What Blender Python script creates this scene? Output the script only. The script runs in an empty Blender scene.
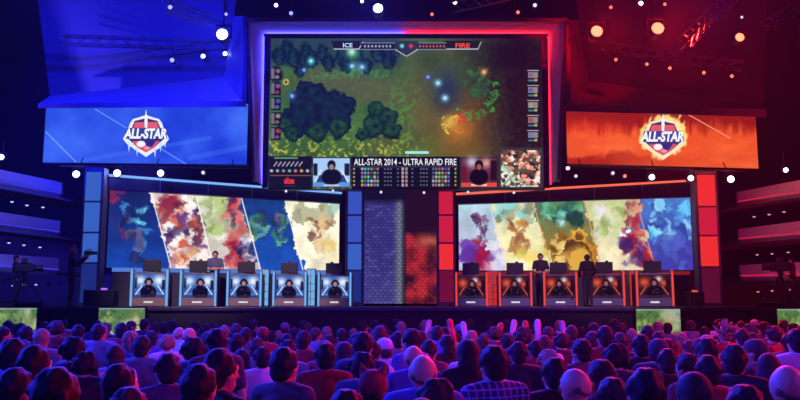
import bpy, bmesh, math, random
import numpy as np
from mathutils import Vector, Matrix, Euler

random.seed(7)
RNG = np.random.default_rng(11)
SC = bpy.context.scene
COL = SC.collection
PI = math.pi

# ------------------------------------------------------------------ camera
F = 800.0
CZ = 2.15
TH = math.atan(104 / 800.0)
cam_d = bpy.data.cameras.new('camera')
cam_d.sensor_width = 36.0
cam_d.lens = 36.0
cam_d.clip_end = 300
cam = bpy.data.objects.new('camera', cam_d)
cam.location = (0, 0, CZ)
cam.rotation_euler = (PI / 2 + TH, 0, 0)
COL.objects.link(cam)
SC.camera = cam
ST, CT = math.sin(TH), math.cos(TH)


def Zof(py, Y):
    v = (200 - py) / F
    return CZ + Y * (ST + v * CT) / (CT - v * ST)


def Xof(px, py, Y):
    v = (200 - py) / F
    return (px - 400) / F * Y / (CT - v * ST)


def P(px, py, Y):
    return Vector((Xof(px, py, Y), Y, Zof(py, Y)))


def proj(x, y, z):
    d = y * CT + (z - CZ) * ST
    u = -y * ST + (z - CZ) * CT
    return 400 + F * x / d, 200 - F * u / d


# ------------------------------------------------------------------ materials
def lin(c):
    c = np.asarray(c, dtype=float)
    return np.where(c <= 0.04045, c / 12.92, ((c + 0.055) / 1.055) ** 2.4)


def rgb(r, g, b):
    return tuple(lin([r / 255, g / 255, b / 255]))


MATS = {}


def mat(name, c, rough=0.6, metal=0.0, noise=0.0, scale=8.0, bump=0.0, objcol=False):
    if name in MATS:
        return MATS[name]
    m = bpy.data.materials.new(name)
    m.use_nodes = True
    nt = m.node_tree
    b = nt.nodes['Principled BSDF']
    b.inputs['Roughness'].default_value = rough
    b.inputs['Metallic'].default_value = metal
    b.inputs['Base Color'].default_value = (*c, 1)
    src = None
    if objcol:
        oi = nt.nodes.new('ShaderNodeObjectInfo')
        src = oi.outputs['Color']
    if noise > 0:
        tc = nt.nodes.new('ShaderNodeTexCoord')
        n = nt.nodes.new('ShaderNodeTexNoise')
        n.inputs['Scale'].default_value = scale
        n.inputs['Detail'].default_value = 4
        nt.links.new(tc.outputs['Object'], n.inputs['Vector'])
        mr = nt.nodes.new('ShaderNodeMapRange')
        mr.inputs['To Min'].default_value = 1 - noise
        mr.inputs['To Max'].default_value = 1 + noise
        nt.links.new(n.outputs['Fac'], mr.inputs['Value'])
        mx = nt.nodes.new('ShaderNodeVectorMath')
        mx.operation = 'SCALE'
        if src is not None:
            nt.links.new(src, mx.inputs[0])
        else:
            mx.inputs[0].default_value = c
        nt.links.new(mr.outputs[0], mx.inputs['Scale'])
        src = mx.outputs[0]
        if bump > 0:
            bp = nt.nodes.new('ShaderNodeBump')
            bp.inputs['Strength'].default_value = bump
            nt.links.new(n.outputs['Fac'], bp.inputs['Height'])
            nt.links.new(bp.outputs[0], b.inputs['Normal'])
    if src is not None:
        nt.links.new(src, b.inputs['Base Color'])
    MATS[name] = m
    return m


def emis(name, c, s=1.0, sample=True):
    if name in MATS:
        return MATS[name]
    m = bpy.data.materials.new(name)
    m.use_nodes = True
    nt = m.node_tree
    nt.nodes.remove(nt.nodes['Principled BSDF'])
    e = nt.nodes.new('ShaderNodeEmission')
    e.inputs['Color'].default_value = (*c, 1)
    e.inputs['Strength'].default_value = s
    nt.links.new(e.outputs[0], nt.nodes['Material Output'].inputs['Surface'])
    if not sample:
        m.cycles.emission_sampling = 'NONE'
    MATS[name] = m
    return m


def display_mat():
    if 'led_display' in MATS:
        return MATS['led_display']
    m = emis('led_display', (1, 1, 1), 1.0, sample=False)
    nt = m.node_tree
    a = nt.nodes.new('ShaderNodeAttribute')
    a.attribute_name = 'picture'
    e = [n for n in nt.nodes if n.type == 'EMISSION'][0]
    nt.links.new(a.outputs['Color'], e.inputs['Color'])
    return m


# ------------------------------------------------------------------ mesh builder
class MB:
    def __init__(s):
        s.bm = bmesh.new()

    def box(s, c, size, rot=None):
        r = bmesh.ops.create_cube(s.bm, size=1.0)
        M = Matrix.Translation(Vector(c)) @ (Euler(rot).to_matrix().to_4x4() if rot else Matrix()) @ Matrix.Diagonal((*size, 1))
        bmesh.ops.transform(s.bm, matrix=M, verts=r['verts'])
        return s

    def hexa(s, pts):            # 8 points: front quad then back quad
        v = [s.bm.verts.new(p) for p in pts]
        for q in ((0, 1, 2, 3), (7, 6, 5, 4), (0, 4, 5, 1), (1, 5, 6, 2), (2, 6, 7, 3), (3, 7, 4, 0)):
            s.bm.faces.new([v[i] for i in q])
        return s

    def tube(s, a, b, r0, r1=None, n=8):
        a, b = Vector(a), Vector(b)
        r1 = r0 if r1 is None else r1
        d = b - a
        if d.length < 1e-6:
            return s
        r = bmesh.ops.create_cone(s.bm, cap_ends=True, segments=n, radius1=r0, radius2=r1, depth=d.length)
        M = Matrix.Translation((a + b) / 2) @ d.to_track_quat('Z', 'Y').to_matrix().to_4x4()
        bmesh.ops.transform(s.bm, matrix=M, verts=r['verts'])
        return s

    def ball(s, c, r, n=12, rot=None):
        if not hasattr(r, '__len__'):
            r = (r, r, r)
        q = bmesh.ops.create_uvsphere(s.bm, u_segments=n, v_segments=max(6, n * 2 // 3), radius=1.0)
        M = Matrix.Translation(Vector(c)) @ (Euler(rot).to_matrix().to_4x4() if rot else Matrix()) @ Matrix.Diagonal((*r, 1))
        bmesh.ops.transform(s.bm, matrix=M, verts=q['verts'])
        return s

    def caps(s, a, b, r0, r1=None, n=12):
        r1 = r0 if r1 is None else r1
        s.tube(a, b, r0, r1, n)
        s.ball(a, r0, n)
        s.ball(b, r1, n)
        return s

    def prism(s, pts, vec):      # planar outline extruded along vec
        vec = Vector(vec)
        a = [s.bm.verts.new(p) for p in pts]
        b = [s.bm.verts.new(Vector(p) + vec) for p in pts]
        s.bm.faces.new(a)
        s.bm.faces.new(b[::-1])
        n = len(pts)
        for i in range(n):
            s.bm.faces.new([a[i], b[i], b[(i + 1) % n], a[(i + 1) % n]])
        return s

    def build(s, name, m, parent=None, bevel=0.0, smooth=False, remesh=0.0, loc=None):
        bmesh.ops.recalc_face_normals(s.bm, faces=s.bm.faces)
        me = bpy.data.meshes.new(name)
        if smooth:
            for f in s.bm.faces:
                f.smooth = True
        s.bm.to_mesh(me)
        s.bm.free()
        o = bpy.data.objects.new(name, me)
        COL.objects.link(o)
        if loc is not None:
            o.location = loc
        if remesh:
            r = o.modifiers.new('r', 'REMESH')
            r.mode = 'VOXEL'
            r.voxel_size = remesh
            r.use_smooth_shade = True
            sm = o.modifiers.new('s', 'SMOOTH')
            sm.factor = 0.5
            sm.iterations = 3
            dg = bpy.context.evaluated_depsgraph_get()
            nm = bpy.data.meshes.new_from_object(o.evaluated_get(dg))
            o.modifiers.clear()
            o.data = nm
            nm.name = name
            me = nm
        if bevel:
            b = o.modifiers.new('bevel', 'BEVEL')
            b.width = bevel
            b.segments = 2
            b.limit_method = 'ANGLE'
        me.materials.clear()
        me.materials.append(m)
        if parent is not None:
            o.parent = parent
        return o


def tag(o, label=None, cat=None, group=None, kind=None):
    if label:
        o['label'] = label
    if cat:
        o['category'] = cat
    if group:
        o['group'] = group
    if kind:
        o['kind'] = kind
    return o


def empty(name, loc=(0, 0, 0), rz=0.0, label=None, cat=None, group=None):
    o = bpy.data.objects.new(name, None)
    o.empty_display_size = 0.1
    COL.objects.link(o)
    o.location = loc
    o.rotation_euler = (0, 0, rz)
    tag(o, label, cat, group)
    return o


KIDS = {}


def copy_tree(o, parent=None):
    c = o.copy()
    COL.objects.link(c)
    if parent is not None:
        c.parent = parent
    for ch in list(o.children):
        copy_tree(ch, c)
    return c


# ------------------------------------------------------------------ picture painting for LED displays
def vnoise(X, Y, scale, seed=0, octv=4):
    r = np.random.default_rng(seed)
    T = r.random((64, 64))
    out = np.zeros_like(X, dtype=float)
    amp, tot = 1.0, 0.0
    for k in range(octv):
        x = X / scale * 2 ** k + 13.7 * k
        y = Y / scale * 2 ** k + 7.1 * k
        xi, yi = np.floor(x).astype(int), np.floor(y).astype(int)
        fx, fy = x - xi, y - yi
        fx, fy = fx * fx * (3 - 2 * fx), fy * fy * (3 - 2 * fy)
        a, b = T[yi % 64, xi % 64], T[yi % 64, (xi + 1) % 64]
        c, d = T[(yi + 1) % 64, xi % 64], T[(yi + 1) % 64, (xi + 1) % 64]
        out += amp * ((a * (1 - fx) + b * fx) * (1 - fy) + (c * (1 - fx) + d * fx) * fy)
        tot += amp
        amp *= 0.55
    return out / tot


class Panel:
    """vertical LED panel given by its left/right edges; painted in the coordinates of its picture"""

    def __init__(s, L, R, res, lift=0.0):
        # L = (px, py_ref, Y, ytop, ybot)
        s.XL, s.YL = Xof(L[0], L[1], L[2]), L[2]
        s.XR, s.YR = Xof(R[0], R[1], R[2]), R[2]
        s.ztL, s.zbL = Zof(L[3], L[2]), Zof(L[4], L[2])
        s.ztR, s.zbR = Zof(R[3], R[2]), Zof(R[4], R[2])
        n = Vector((s.YR - s.YL, -(s.XR - s.XL), 0)).normalized()
        if n.y > 0:
            n = -n
        s.n = n
        s.res = res
        if res:
            W, H = res
            u, v = np.meshgrid(np.linspace(0, 1, W), np.linspace(0, 1, H))
            s.wx = s.XL + (s.XR - s.XL) * u
            s.wy = s.YL + (s.YR - s.YL) * u
            zt = s.ztL + (s.ztR - s.ztL) * u
            zb = s.zbL + (s.zbR - s.zbL) * u
            s.wz = zt + (zb - zt) * v
            s.X, s.Y = proj(s.wx, s.wy, s.wz)
            s.C = np.zeros((H, W, 3))

    def world(s, u, v, off=0.0):
        x = s.XL + (s.XR - s.XL) * u
        y = s.YL + (s.YR - s.YL) * u
        zt = s.ztL + (s.ztR - s.ztL) * u
        zb = s.zbL + (s.zbR - s.zbL) * u
        return Vector((x, y, zt + (zb - zt) * v)) + s.n * off

    def hit(s, px, py, off=0.0):
        v = (200 - py) / F
        d = Vector(((px - 400) / F, CT - v * ST, ST + v * CT))
        p0 = Vector((s.XL, s.YL, 0)) + s.n * off
        o = Vector((0, 0, CZ))
        t = (p0 - o).dot(s.n) / d.dot(s.n)
        return o + d * t

    def blend(s, m, c):
        c = np.asarray(c, float)
        if c.max() > 1.001 and c.ndim == 1:
            c = c / 255.0
        s.C = s.C * (1 - m[..., None]) + c * m[..., None]

    def fill(s, c):
        s.blend(np.ones_like(s.X), c)

    def rect(s, x0, y0, x1, y1, c, a=1.0, soft=0.3):
        m = np.clip((s.X - x0) / soft, 0, 1) * np.clip((x1 - s.X) / soft, 0, 1) * np.clip((s.Y - y0) / soft, 0, 1) * np.clip((y1 - s.Y) / soft, 0, 1)
        s.blend(m * a, c)

    def ell(s, cx, cy, rx, ry, c, a=1.0, soft=0.2, rot=0.0):
        dx, dy = s.X - cx, s.Y - cy
        if rot:
            cr, sr = math.cos(rot), math.sin(rot)
            dx, dy = dx * cr + dy * sr, -dx * sr + dy * cr
        d = np.sqrt((dx / rx) ** 2 + (dy / ry) ** 2)
        s.blend(np.clip((1 - d) / max(soft, 1e-3), 0, 1) * a, c)

    def glow(s, cx, cy, r, c, a=1.0, ry=None):
        ry = ry or r
        d2 = ((s.X - cx) / r) ** 2 + ((s.Y - cy) / ry) ** 2
        s.blend(np.exp(-d2 * 2) * a, c)

    def line(s, x0, y0, x1, y1, w, c, a=1.0):
        dx, dy = x1 - x0, y1 - y0
        L2 = dx * dx + dy * dy
        t = np.clip(((s.X - x0) * dx + (s.Y - y0) * dy) / L2, 0, 1)
        d = np.hypot(s.X - x0 - t * dx, s.Y - y0 - t * dy)
        s.blend(np.clip((w / 2 - d) / 0.4 + 0.5, 0, 1) * a, c)

    def inside(s, pts):
        m = np.zeros(s.X.shape, bool)
        n = len(pts)
        for i in range(n):
            x0, y0 = pts[i]
            x1, y1 = pts[(i + 1) % n]
            if y0 == y1:
                continue
            c = ((s.Y >= min(y0, y1)) & (s.Y < max(y0, y1)) & (s.X < (x1 - x0) * (s.Y - y0) / (y1 - y0) + x0))
            m ^= c
        return m

    def poly(s, pts, c, a=1.0):
        s.blend(s.inside(pts).astype(float) * a, c)

    def mesh(s, name, parent, off=0.0):
        H, W = s.X.shape
        n = s.n
        co = np.stack([s.wx + n.x * off, s.wy + n.y * off, s.wz], -1).reshape(-1, 3)
        base = np.array(parent.location) if parent is not None else np.zeros(3)
        co = co - base
        i = np.arange((H - 1) * (W - 1))
        r, c = i // (W - 1), i % (W - 1)
        a = r * W + c
        faces = np.stack([a, a + W, a + W + 1, a + 1], -1)
        me = bpy.data.meshes.new(name)
        me.vertices.add(len(co))
        me.vertices.foreach_set('co', co.ravel())
        me.loops.add(faces.size)
        me.loops.foreach_set('vertex_index', faces.ravel().astype(np.int32))
        me.polygons.add(len(faces))
        me.polygons.foreach_set('loop_start', (np.arange(len(faces)) * 4).astype(np.int32))
        me.polygons.foreach_set('loop_total', np.full(len(faces), 4, np.int32))
        me.update(calc_edges=True)
        ca = me.color_attributes.new('picture', 'FLOAT_COLOR', 'POINT')
        col = np.ones((H * W, 4))
        col[:, :3] = lin(np.clip(s.C, 0, 1)).reshape(-1, 3)
        ca.data.foreach_set('color', col.ravel())
        me.materials.append(display_mat())
        o = bpy.data.objects.new(name, me)
        COL.objects.link(o)
        if parent is not None:
            o.parent = parent
        return o

    def slab(s, name, m, parent, near, far, grow=0.0, bevel=0.0):
        """solid cabinet behind the display; near/far offsets along the back direction"""
        b = Vector(parent.location) if parent is not None else Vector()
        t = Vector((s.XR - s.XL, s.YR - s.YL, 0)).normalized() * grow
        pts = []
        for off in (-near, -far):
            pts += [s.world(0, 0, off) - t + Vector((0, 0, grow)) - b, s.world(1, 0, off) + t + Vector((0, 0, grow)) - b,
                    s.world(1, 1, off) + t - Vector((0, 0, grow)) - b, s.world(0, 1, off) - t - Vector((0, 0, grow)) - b]
        mb = MB()
        mb.hexa(pts)
        return mb.build(name, m, parent, bevel=bevel)


def lettering(panel, body, x0, y0, x1, y1, m, parent, name='lettering', off=0.03, bold=0.0, slant=0.0, depth=0.0, stretch=True):
    """text laid on the plane of the panel inside a rectangle of picture coordinates"""
    cu = bpy.data.curves.new(name, 'FONT')
    cu.body = body
    cu.size = 1.0
    cu.offset = bold
    cu.resolution_u = 3
    o = bpy.data.objects.new(name, cu)
    COL.objects.link(o)
    dg = bpy.context.evaluated_depsgraph_get()
    me = bpy.data.meshes.new_from_object(o.evaluated_get(dg))
    bpy.data.objects.remove(o)
    vs = np.array([v.co[:] for v in me.vertices])
    mn, mx = vs.min(0), vs.max(0)
    base = Vector(parent.location) + (Vector(parent.parent.location) if parent.parent else Vector())
    for v in me.vertices:
        u = (v.co.x - mn[0]) / (mx[0] - mn[0])
        w = (v.co.y - mn[1]) / (mx[1] - mn[1])
        px = x0 + (x1 - x0) * u + slant * (w - 0.5)
        py = y1 + (y0 - y1) * w
        v.co = panel.hit(px, py, off) - base
    me.materials.clear()
    me.materials.append(m)
    ob = bpy.data.objects.new(name, me)
    COL.objects.link(ob)
    ob.parent = parent
    return ob


# ------------------------------------------------------------------ palette
m_black = mat('black_cloth', rgb(24, 22, 30), 0.9, noise=0.25, scale=3)
m_stage = mat('stage_deck', rgb(30, 30, 38), 0.35, noise=0.2, scale=2)
m_floor = mat('arena_floor', rgb(30, 28, 34), 0.7, noise=0.3, scale=1.5)
m_wall = mat('dark_wall', rgb(36, 34, 44), 0.85, noise=0.3, scale=0.6)
m_ceil = mat('ceiling_paint', rgb(26, 26, 34), 0.9, noise=0.3, scale=0.4)
m_metal = mat('truss_metal', rgb(150, 152, 160), 0.35, 0.7)
m_dark = mat('dark_metal', rgb(26, 26, 30), 0.45, 0.3)
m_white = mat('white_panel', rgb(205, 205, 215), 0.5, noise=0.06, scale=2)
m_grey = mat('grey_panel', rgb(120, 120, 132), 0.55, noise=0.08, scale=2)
m_casing = mat('screen_casing', rgb(20, 20, 26), 0.6)
m_header = mat('header_panel', rgb(52, 48, 66), 0.5, noise=0.15, scale=1.5)
m_plastic = mat('black_plastic', rgb(9, 9, 12), 0.5)

# ------------------------------------------------------------------ setting
STZ = 2.06
SY0 = 23.0


def struct(o):
    o['kind'] = 'structure'
    return o


struct(MB().box((0, 18, -0.1), (52, 52, 0.2)).build('floor', m_floor))
struct(MB().box((0, 18, 16.1), (52, 52, 0.2)).build('ceiling', m_ceil))
struct(MB().box((0, 41.1, 8), (50, 0.2, 16)).build('wall_back', m_wall))
struct(MB().box((-25.1, 16.5, 8), (0.2, 49, 16)).build('wall_left', m_wall))
struct(MB().box((25.1, 16.5, 8), (0.2, 49, 16)).build('wall_right', m_wall))

st = empty('stage', (0, SY0, 0), label='long black stage platform with dark cloth front, behind the whole crowd', cat='stage')
MB().box((0, 8.9, STZ - 0.06), (46, 17.8, 0.12)).build('deck', m_stage, st)
MB().box((0, 0.08, (STZ - 0.12) / 2), (46, 0.1, STZ - 0.12)).build('front_cloth', m_black, st)
MB().box((0, -0.03, STZ - 0.05), (46, 0.05, 0.1)).build('edge_trim', mat('edge_trim', rgb(70, 66, 84), 0.35, 0.4), st, bevel=0.01)
MB().box((0, 17.6, (STZ - 0.12) / 2), (46, 0.2, STZ - 0.12)).build('rear_support', m_black, st)

# ------------------------------------------------------------------ big centre screen
def warp(p, amp, scale, seed):
    H, W = p.X.shape
    sx = (W - 1) / (p.X.max() - p.X.min())
    sy = (H - 1) / (p.Y.max() - p.Y.min())
    a = vnoise(p.X, p.Y, scale, seed, 3) - .5
    b_ = vnoise(p.X, p.Y, scale, seed + 1, 3) - .5
    yy, xx = np.mgrid[0:H, 0:W]
    xi = np.clip(xx + a * 2 * amp * sx, 0, W - 1).astype(int)
    yi = np.clip(yy + b_ * 2 * amp * sy, 0, H - 1).astype(int)
    p.C = p.C[yi, xi]


def paint_big(p):
    X, Y = p.X, p.Y
    n1, n2 = vnoise(X, Y, 22, 1), vnoise(X, Y, 7, 2)
    n3 = vnoise(X, Y, 2.6, 3, 3)
    base = np.zeros(X.shape + (3,))
    g = lambda c: np.array(c) / 255
    t = np.clip((X - 425) / 90, 0, 1)[..., None]
    base[:] = g([60, 98, 42]) * (1 - t) + g([26, 18, 28]) * t
    p.C = base * (0.7 + 0.6 * n1[..., None])
    # open ground: olive path curving down to the right
    yc = 82 + np.where(X > 340, (X - 340) * .22, 0) - np.exp(-((X - 300) / 25) ** 2) * 6
    m = np.exp(-((Y - yc) / 15) ** 4) * np.clip((X - 290) / 20, 0, 1) * np.clip((450 - X) / 40, 0, 1)
    p.blend(m * 0.8, g([88, 88, 54]))
    m = np.exp(-((X + (Y - 70) * .5 - 425) / 24) ** 2) * (Y > 48)
    p.blend(m * .6, g([92, 82, 48]))
    p.blend(np.clip((n3 - .45) * 3, 0, 1) * .25, g([120, 116, 74]))
    m = np.clip((n3 - 0.5) * 6, 0, 1) * np.clip((Y - 116) / 22, 0, 1) * np.clip((436 - X) / 40, 0, 1)
    p.blend(m * 0.75, g([112, 150, 40]))
    p.blend(np.clip((n3 - 0.62) * 9, 0, 1) * np.clip((Y - 134) / 12, 0, 1) * np.clip((430 - X) / 40, 0, 1) * .8, g([206, 190, 70]))
    m = np.clip((n3 - 0.48) * 6, 0, 1) * np.exp(-((Y - 73) / 6) ** 2) * np.clip((X - 300) / 20, 0, 1) * np.clip((395 - X) / 15, 0, 1)
    p.blend(m * 0.6, g([56, 160, 70]))
    m = np.clip((n3 - 0.42) * 6, 0, 1) * np.exp(-(((X - 402) / 16) ** 2 + ((Y - 108) / 24) ** 2))
    p.blend(m * .8, g([66, 150, 46]))
    # glow of the fires
    p.glow(462, 122, 46, g([150, 78, 26]), 0.6)
    p.glow(458, 130, 22, g([228, 134, 40]), 0.7)
    p.glow(462, 152, 48, g([134, 92, 26]), 0.6, ry=20)
    p.glow(425, 122, 22, g([120, 84, 50]), 0.5)
    p.glow(524, 95, 26, g([38, 14, 18]), 0.7, ry=60)
    p.glow(512, 55, 40, g([24, 10, 22]), 0.9, ry=26)
    p.glow(446, 90, 20, g([26, 44, 90]), 0.8, ry=30)
    p.glow(428, 60, 20, g([40, 60, 30]), 0.6)
    # tree crowns
    r = random.Random(5)
    p.blend(np.clip((70 - Y) / 8, 0, 1) * np.clip((404 - X) / 10, 0, 1) * .8, g([34, 62, 70]))
    for cx, cy, rr in [(279, 56, 8), (288, 47, 7), (294, 58, 9), (306, 50, 7), (311, 60, 8), (322, 52, 7), (328, 62, 8), (341, 54, 7), (346, 64, 8), (358, 54, 7), (366, 66, 7), (377, 52, 8), (388, 60, 8), (396, 50, 6), (276, 74, 7), (300, 70, 7)]:
        p.ell(cx, cy, rr, rr * 1.3, g([12, 28, 46]), 0.95, 0.25)
        for q in range(6):
            p.ell(cx - rr * .15 + (q % 2) * rr * .2, cy - rr * 1.0 + q * rr * .34, rr * (.2 + .09 * q), rr * .18, g([30, 62 + q * 5, 78]), 0.7, 0.6)
    dark = [(298, 98, 9), (306, 90, 11), (316, 94, 12), (302, 108, 13), (318, 108, 15), (333, 100, 11), (345, 106, 12), (290, 118, 11), (306, 124, 13), (330, 118, 13), (342, 122, 11), (296, 132, 8)]
    for cx, cy, rr in dark:
        p.ell(cx, cy, rr, rr, g([12, 24, 44]), 1, 0.12)
    for cx, cy, rr in dark:
        for q in range(7):
            a = q * 2.4 + cx
            p.ell(cx + rr * .5 * math.cos(a), cy + rr * .5 * math.sin(a) - 1, rr * .4, rr * .35, g([20 + q, 42 + q * 3, 66 + q]), 0.5, 0.7)
    for cx, cy, rr in [(285, 124, 8), (292, 134, 8), (317, 132, 11), (338, 128, 11), (376, 110, 9), (374, 126, 13), (388, 118, 10), (392, 130, 10), (362, 134, 7)]:
        p.ell(cx, cy, rr, rr * 1.05, g([14, 36, 40]), 1, 0.15)
        for q in range(9):
            a = q * 2.4 + cx
            p.ell(cx + rr * .5 * math.cos(a), cy + rr * .5 * math.sin(a) - 1, rr * .4, rr * .35, g([28 + q * 2, 66 + q * 4, 44]), 0.6, 0.7)
    for q in range(40):
        a, d = r.uniform(0, 6.28), r.uniform(0, 1) ** .5
        p.ell(478 + 14 * d * math.cos(a), 82 + 15 * d * math.sin(a), 3.4, 2.6, g([30 + r.randrange(26), 80 + r.randrange(40), 60]), 0.7, 0.7)
    for k in range(40):
        a = k / 40 * 2.3 - 0.2
        p.ell(470 + 25 * math.cos(a) + r.uniform(-4, 4), 88 + 27 * math.sin(a) + r.uniform(-4, 4), r.uniform(1.5, 3.4), r.uniform(1.2, 2.6), g([60, 130 + r.randrange(50), 56]), 0.85, 0.7)
    for k in range(26):
        p.ell(450 + r.uniform(-8, 12), 122 + r.uniform(-6, 10), r.uniform(.8, 2), r.uniform(.8, 1.8), g([250, 190 + r.randrange(50), 70]), 0.9, 0.7)
    warp(p, 3.2, 4, 301)
    # blue lights
    for cx, cy, rr, c in [(438, 83, 5, [140, 220, 255]), (445, 98, 5, [150, 225, 255]), (311, 61, 5, [90, 230, 235]), (352, 66, 5, [90, 190, 240]), (362, 67, 6, [90, 160, 230]),
                          (428, 77, 4, [70, 90, 230]), (352, 52, 9, [110, 210, 140]), (484, 72, 5, [240, 130, 50]), (304, 70, 4, [60, 120, 200]), (292, 96, 6, [50, 100, 190])]:
        p.glow(cx, cy, rr, g(c), 0.9)
        p.glow(cx, cy, rr * 0.4, g([255, 255, 255]), 0.7)
    p.ell(286, 82, 4, 4, g([220, 190, 60]), 1, 0.5)
    p.ell(286, 82, 2, 2, g([60, 60, 50]), 1, 0.5)
    p.glow(450, 122, 9, g([255, 210, 80]), 0.7)
    p.glow(462, 118, 7, g([220, 50, 50]), 0.8)
    # top score bar
    for x0, x1 in ((334, 359), (447, 478)):
        p.poly([(x0 - 3, 41), (x1 + 3, 41), (x1, 48.5), (x0, 48.5)], g([26, 26, 38]))
        p.line(x0, 49, x1, 49, 1, g([200, 200, 215]))
    p.line(359, 49, 363, 42, 0.9, g([200, 200, 215]))
    p.line(478, 49, 481, 42, 0.9, g([200, 170, 170]))
    p.rect(361, 42.5, 394, 49, g([20, 20, 32]))
    p.rect(417, 42.5, 446, 49, g([32, 20, 30]))
    p.line(361, 43, 446, 43, 1, g([150, 150, 175]), 0.8)
    p.line(361, 49.5, 446, 49.5, 0.8, g([150, 150, 175]), 0.8)
    for k in range(8):
        p.rect(364 + k * 3.6, 45, 366 + k * 3.6, 47.5, g([200, 200, 220]), 0.8)
        p.rect(419 + k * 3.4, 45, 421 + k * 3.4, 47.5, g([230, 120, 110]), 0.8)
    p.poly([(394, 41), (419, 41), (415, 52), (406, 56), (398, 52)], g([46, 50, 64]))
    p.ell(402, 46, 3, 3, g([120, 220, 230]), 0.9, 0.6)
    p.ell(411, 46, 3, 3, g([230, 60, 70]), 0.9, 0.6)
    p.line(396, 50, 406, 56, 0.9, g([190, 190, 200]))
    p.line(417, 50, 407, 56, 0.9, g([190, 190, 200]))
    # side icons
    cl = [[150, 110, 90], [160, 80, 150], [90, 90, 170], [170, 150, 120], [190, 60, 60], [100, 120, 190]]
    for k in range(5):
        y = 67 + k * 15
        p.rect(270.5, y, 281, y + 13.5, g([18, 20, 34]))
        p.rect(271, y + 1, 274.5, y + 12, g([190, 185, 190]), 0.55)
        p.ell(278, y + 4, 3.2, 3, g(cl[k]), 0.9, 0.5)
        p.ell(277, y + 10, 3, 2.4, g(cl[(k + 3) % 6]), 0.8, 0.5)
        y = 70 + k * 15
        p.rect(526.5, y, 540, y + 13.5, g([24, 22, 30]))
        p.rect(527, y, 539, y + 1, g([215, 210, 215]), 0.9)
        p.rect(528, y + 2, 538, y + 8, g([188, 182, 186]), 0.7)
        p.ell(531, y + 5, 3, 3, g(cl[(k + 1) % 6]), 0.9, 0.5)
        p.rect(528, y + 9.5, 537, y + 11.5, g([90, 160, 190]), 0.7)
        p.ell(536, y + 10, 2, 2, g([230, 190, 60]), 0.8, 0.5)
    # small health bar over the ground
    p.rect(405, 151, 429, 154, g([160, 235, 225]))
    p.rect(405, 154, 429, 154.8, g([30, 40, 40]))
    # bottom left tray
    p.rect(268, 156, 312, 189, g([20, 20, 34]))
    p.rect(274, 157, 298, 159, g([110, 170, 130]), 0.8)
    for k in range(7):
        p.line(274 + k * 4.2, 166, 277 + k * 4.2, 162, 1.2, g([200, 190, 205]), 0.85)
        p.ell(271.5 + k * 6, 170.8, 2.2, 2, g([[180, 220, 230], [190, 180, 200], [160, 150, 160], [120, 200, 160], [220, 140, 120], [230, 190, 80], [210, 210, 215]][k]), 0.9, 0.5)
    p.line(270, 175.5, 311, 175.5, 0.8, g([190, 120, 70]), 0.7)
    p.rect(284, 179, 294.5, 184, g([225, 50, 50]), 1, 0.5)
    p.rect(286, 177.5, 289, 179, g([225, 60, 55]), 1, 0.5)
    p.rect(288, 181, 290, 182, g([20, 20, 34]), 1)
    p.rect(284, 185.5, 295, 186.5, g([90, 50, 70]), 0.8)
    # two live pictures of seated people with headsets
    for x0, x1, blue in ((312, 351, True), (460, 498, False)):
        bg = g([168, 205, 245]) if blue else g([96, 42, 60])
        p.rect(x0, 157, x1, 188, g([30, 34, 44]))
        p.rect(x0 + 1, 158, x1 - 1, 187, bg)
        cx = (x0 + x1) / 2
        if blue:
            p.rect(x0 + 1, 163, x0 + 6, 176, g([20, 24, 48]), 1, 1)
            p.rect(x1 - 7, 163, x1 - 1, 176, g([26, 30, 60]), 1, 1)
            p.poly([(x0 + 1, 187), (x0 + 6, 175), (x1 - 6, 175), (x1 - 1, 187)], g([42, 66, 130]))
            p.line(x0 + 3, 183, x0 + 9, 170, 1, g([235, 245, 255]))
            p.line(x1 - 3, 183, x1 - 9, 170, 1, g([235, 245, 255]))
            p.rect(x0 + 1, 182, x1 - 1, 187, g([96, 160, 225]), 0.9)
        else:
            p.glow(x0 + 12, 162, 8, g([230, 230, 250]), 0.8)
            p.glow(x1 - 12, 163, 7, g([250, 190, 170]), 0.8)
            p.rect(x1 - 8, 160, x1 - 1, 181, g([30, 10, 22]), 0.9, 1)
            p.rect(x0 + 1, 166, x0 + 7, 181, g([110, 20, 40]), 0.9, 1)
            p.rect(x0 + 1, 182.5, x1 - 1, 187, g([226, 74, 62]))
            p.rect(cx - 8, 184, cx + 8, 186, g([250, 240, 235]), 0.85)
        p.ell(cx, 177, 11 if blue else 10, 9, g([14, 16, 34]) if blue else g([18, 8, 16]), 1, 0.15)
        p.ell(cx, 165, 4.6, 5.4, g([16, 16, 34]), 1, 0.2)
        p.ell(cx, 167, 2.8, 3.4, g([176, 140, 140]) if blue else g([190, 90, 80]), 0.9, 0.3)
        if blue:
            p.rect(cx - 8, 184.3, cx + 8, 186, g([235, 240, 250]), 0.8)
    # score table
    p.rect(351, 156.5, 460, 189, g([14, 16, 30]))
    p.line(352, 166.8, 458, 166.8, 0.6, g([90, 96, 120]), 0.8)
    rr = random.Random(3)
    for k in range(5):
        y = 169 + k * 4
        p.ell(354, y, 1.4, 1.4, g([220, 190, 80]), 0.9, 0.6)
        p.ell(455.5, y, 1.4, 1.4, g([220, 190, 80]), 0.9, 0.6)
        for j in range(6):
            c = [rr.choice([120, 200, 230, 90]) for _ in range(3)]
            p.rect(361 + j * 3.1, y - 1.5, 363.4 + j * 3.1, y + 1.4, g(c), 0.85)
            c = [rr.choice([130, 190, 210, 90]) for _ in range(3)]
            p.rect(432 + j * 3.1, y - 1.5, 434.4 + j * 3.1, y + 1.4, g(c), 0.85)
        for x in (384, 387, 390, 397, 411.5, 420, 423, 426):
            p.rect(x, y - 0.7, x + 1.8, y + 0.8, g([150, 156, 180]), 0.8)
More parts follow.
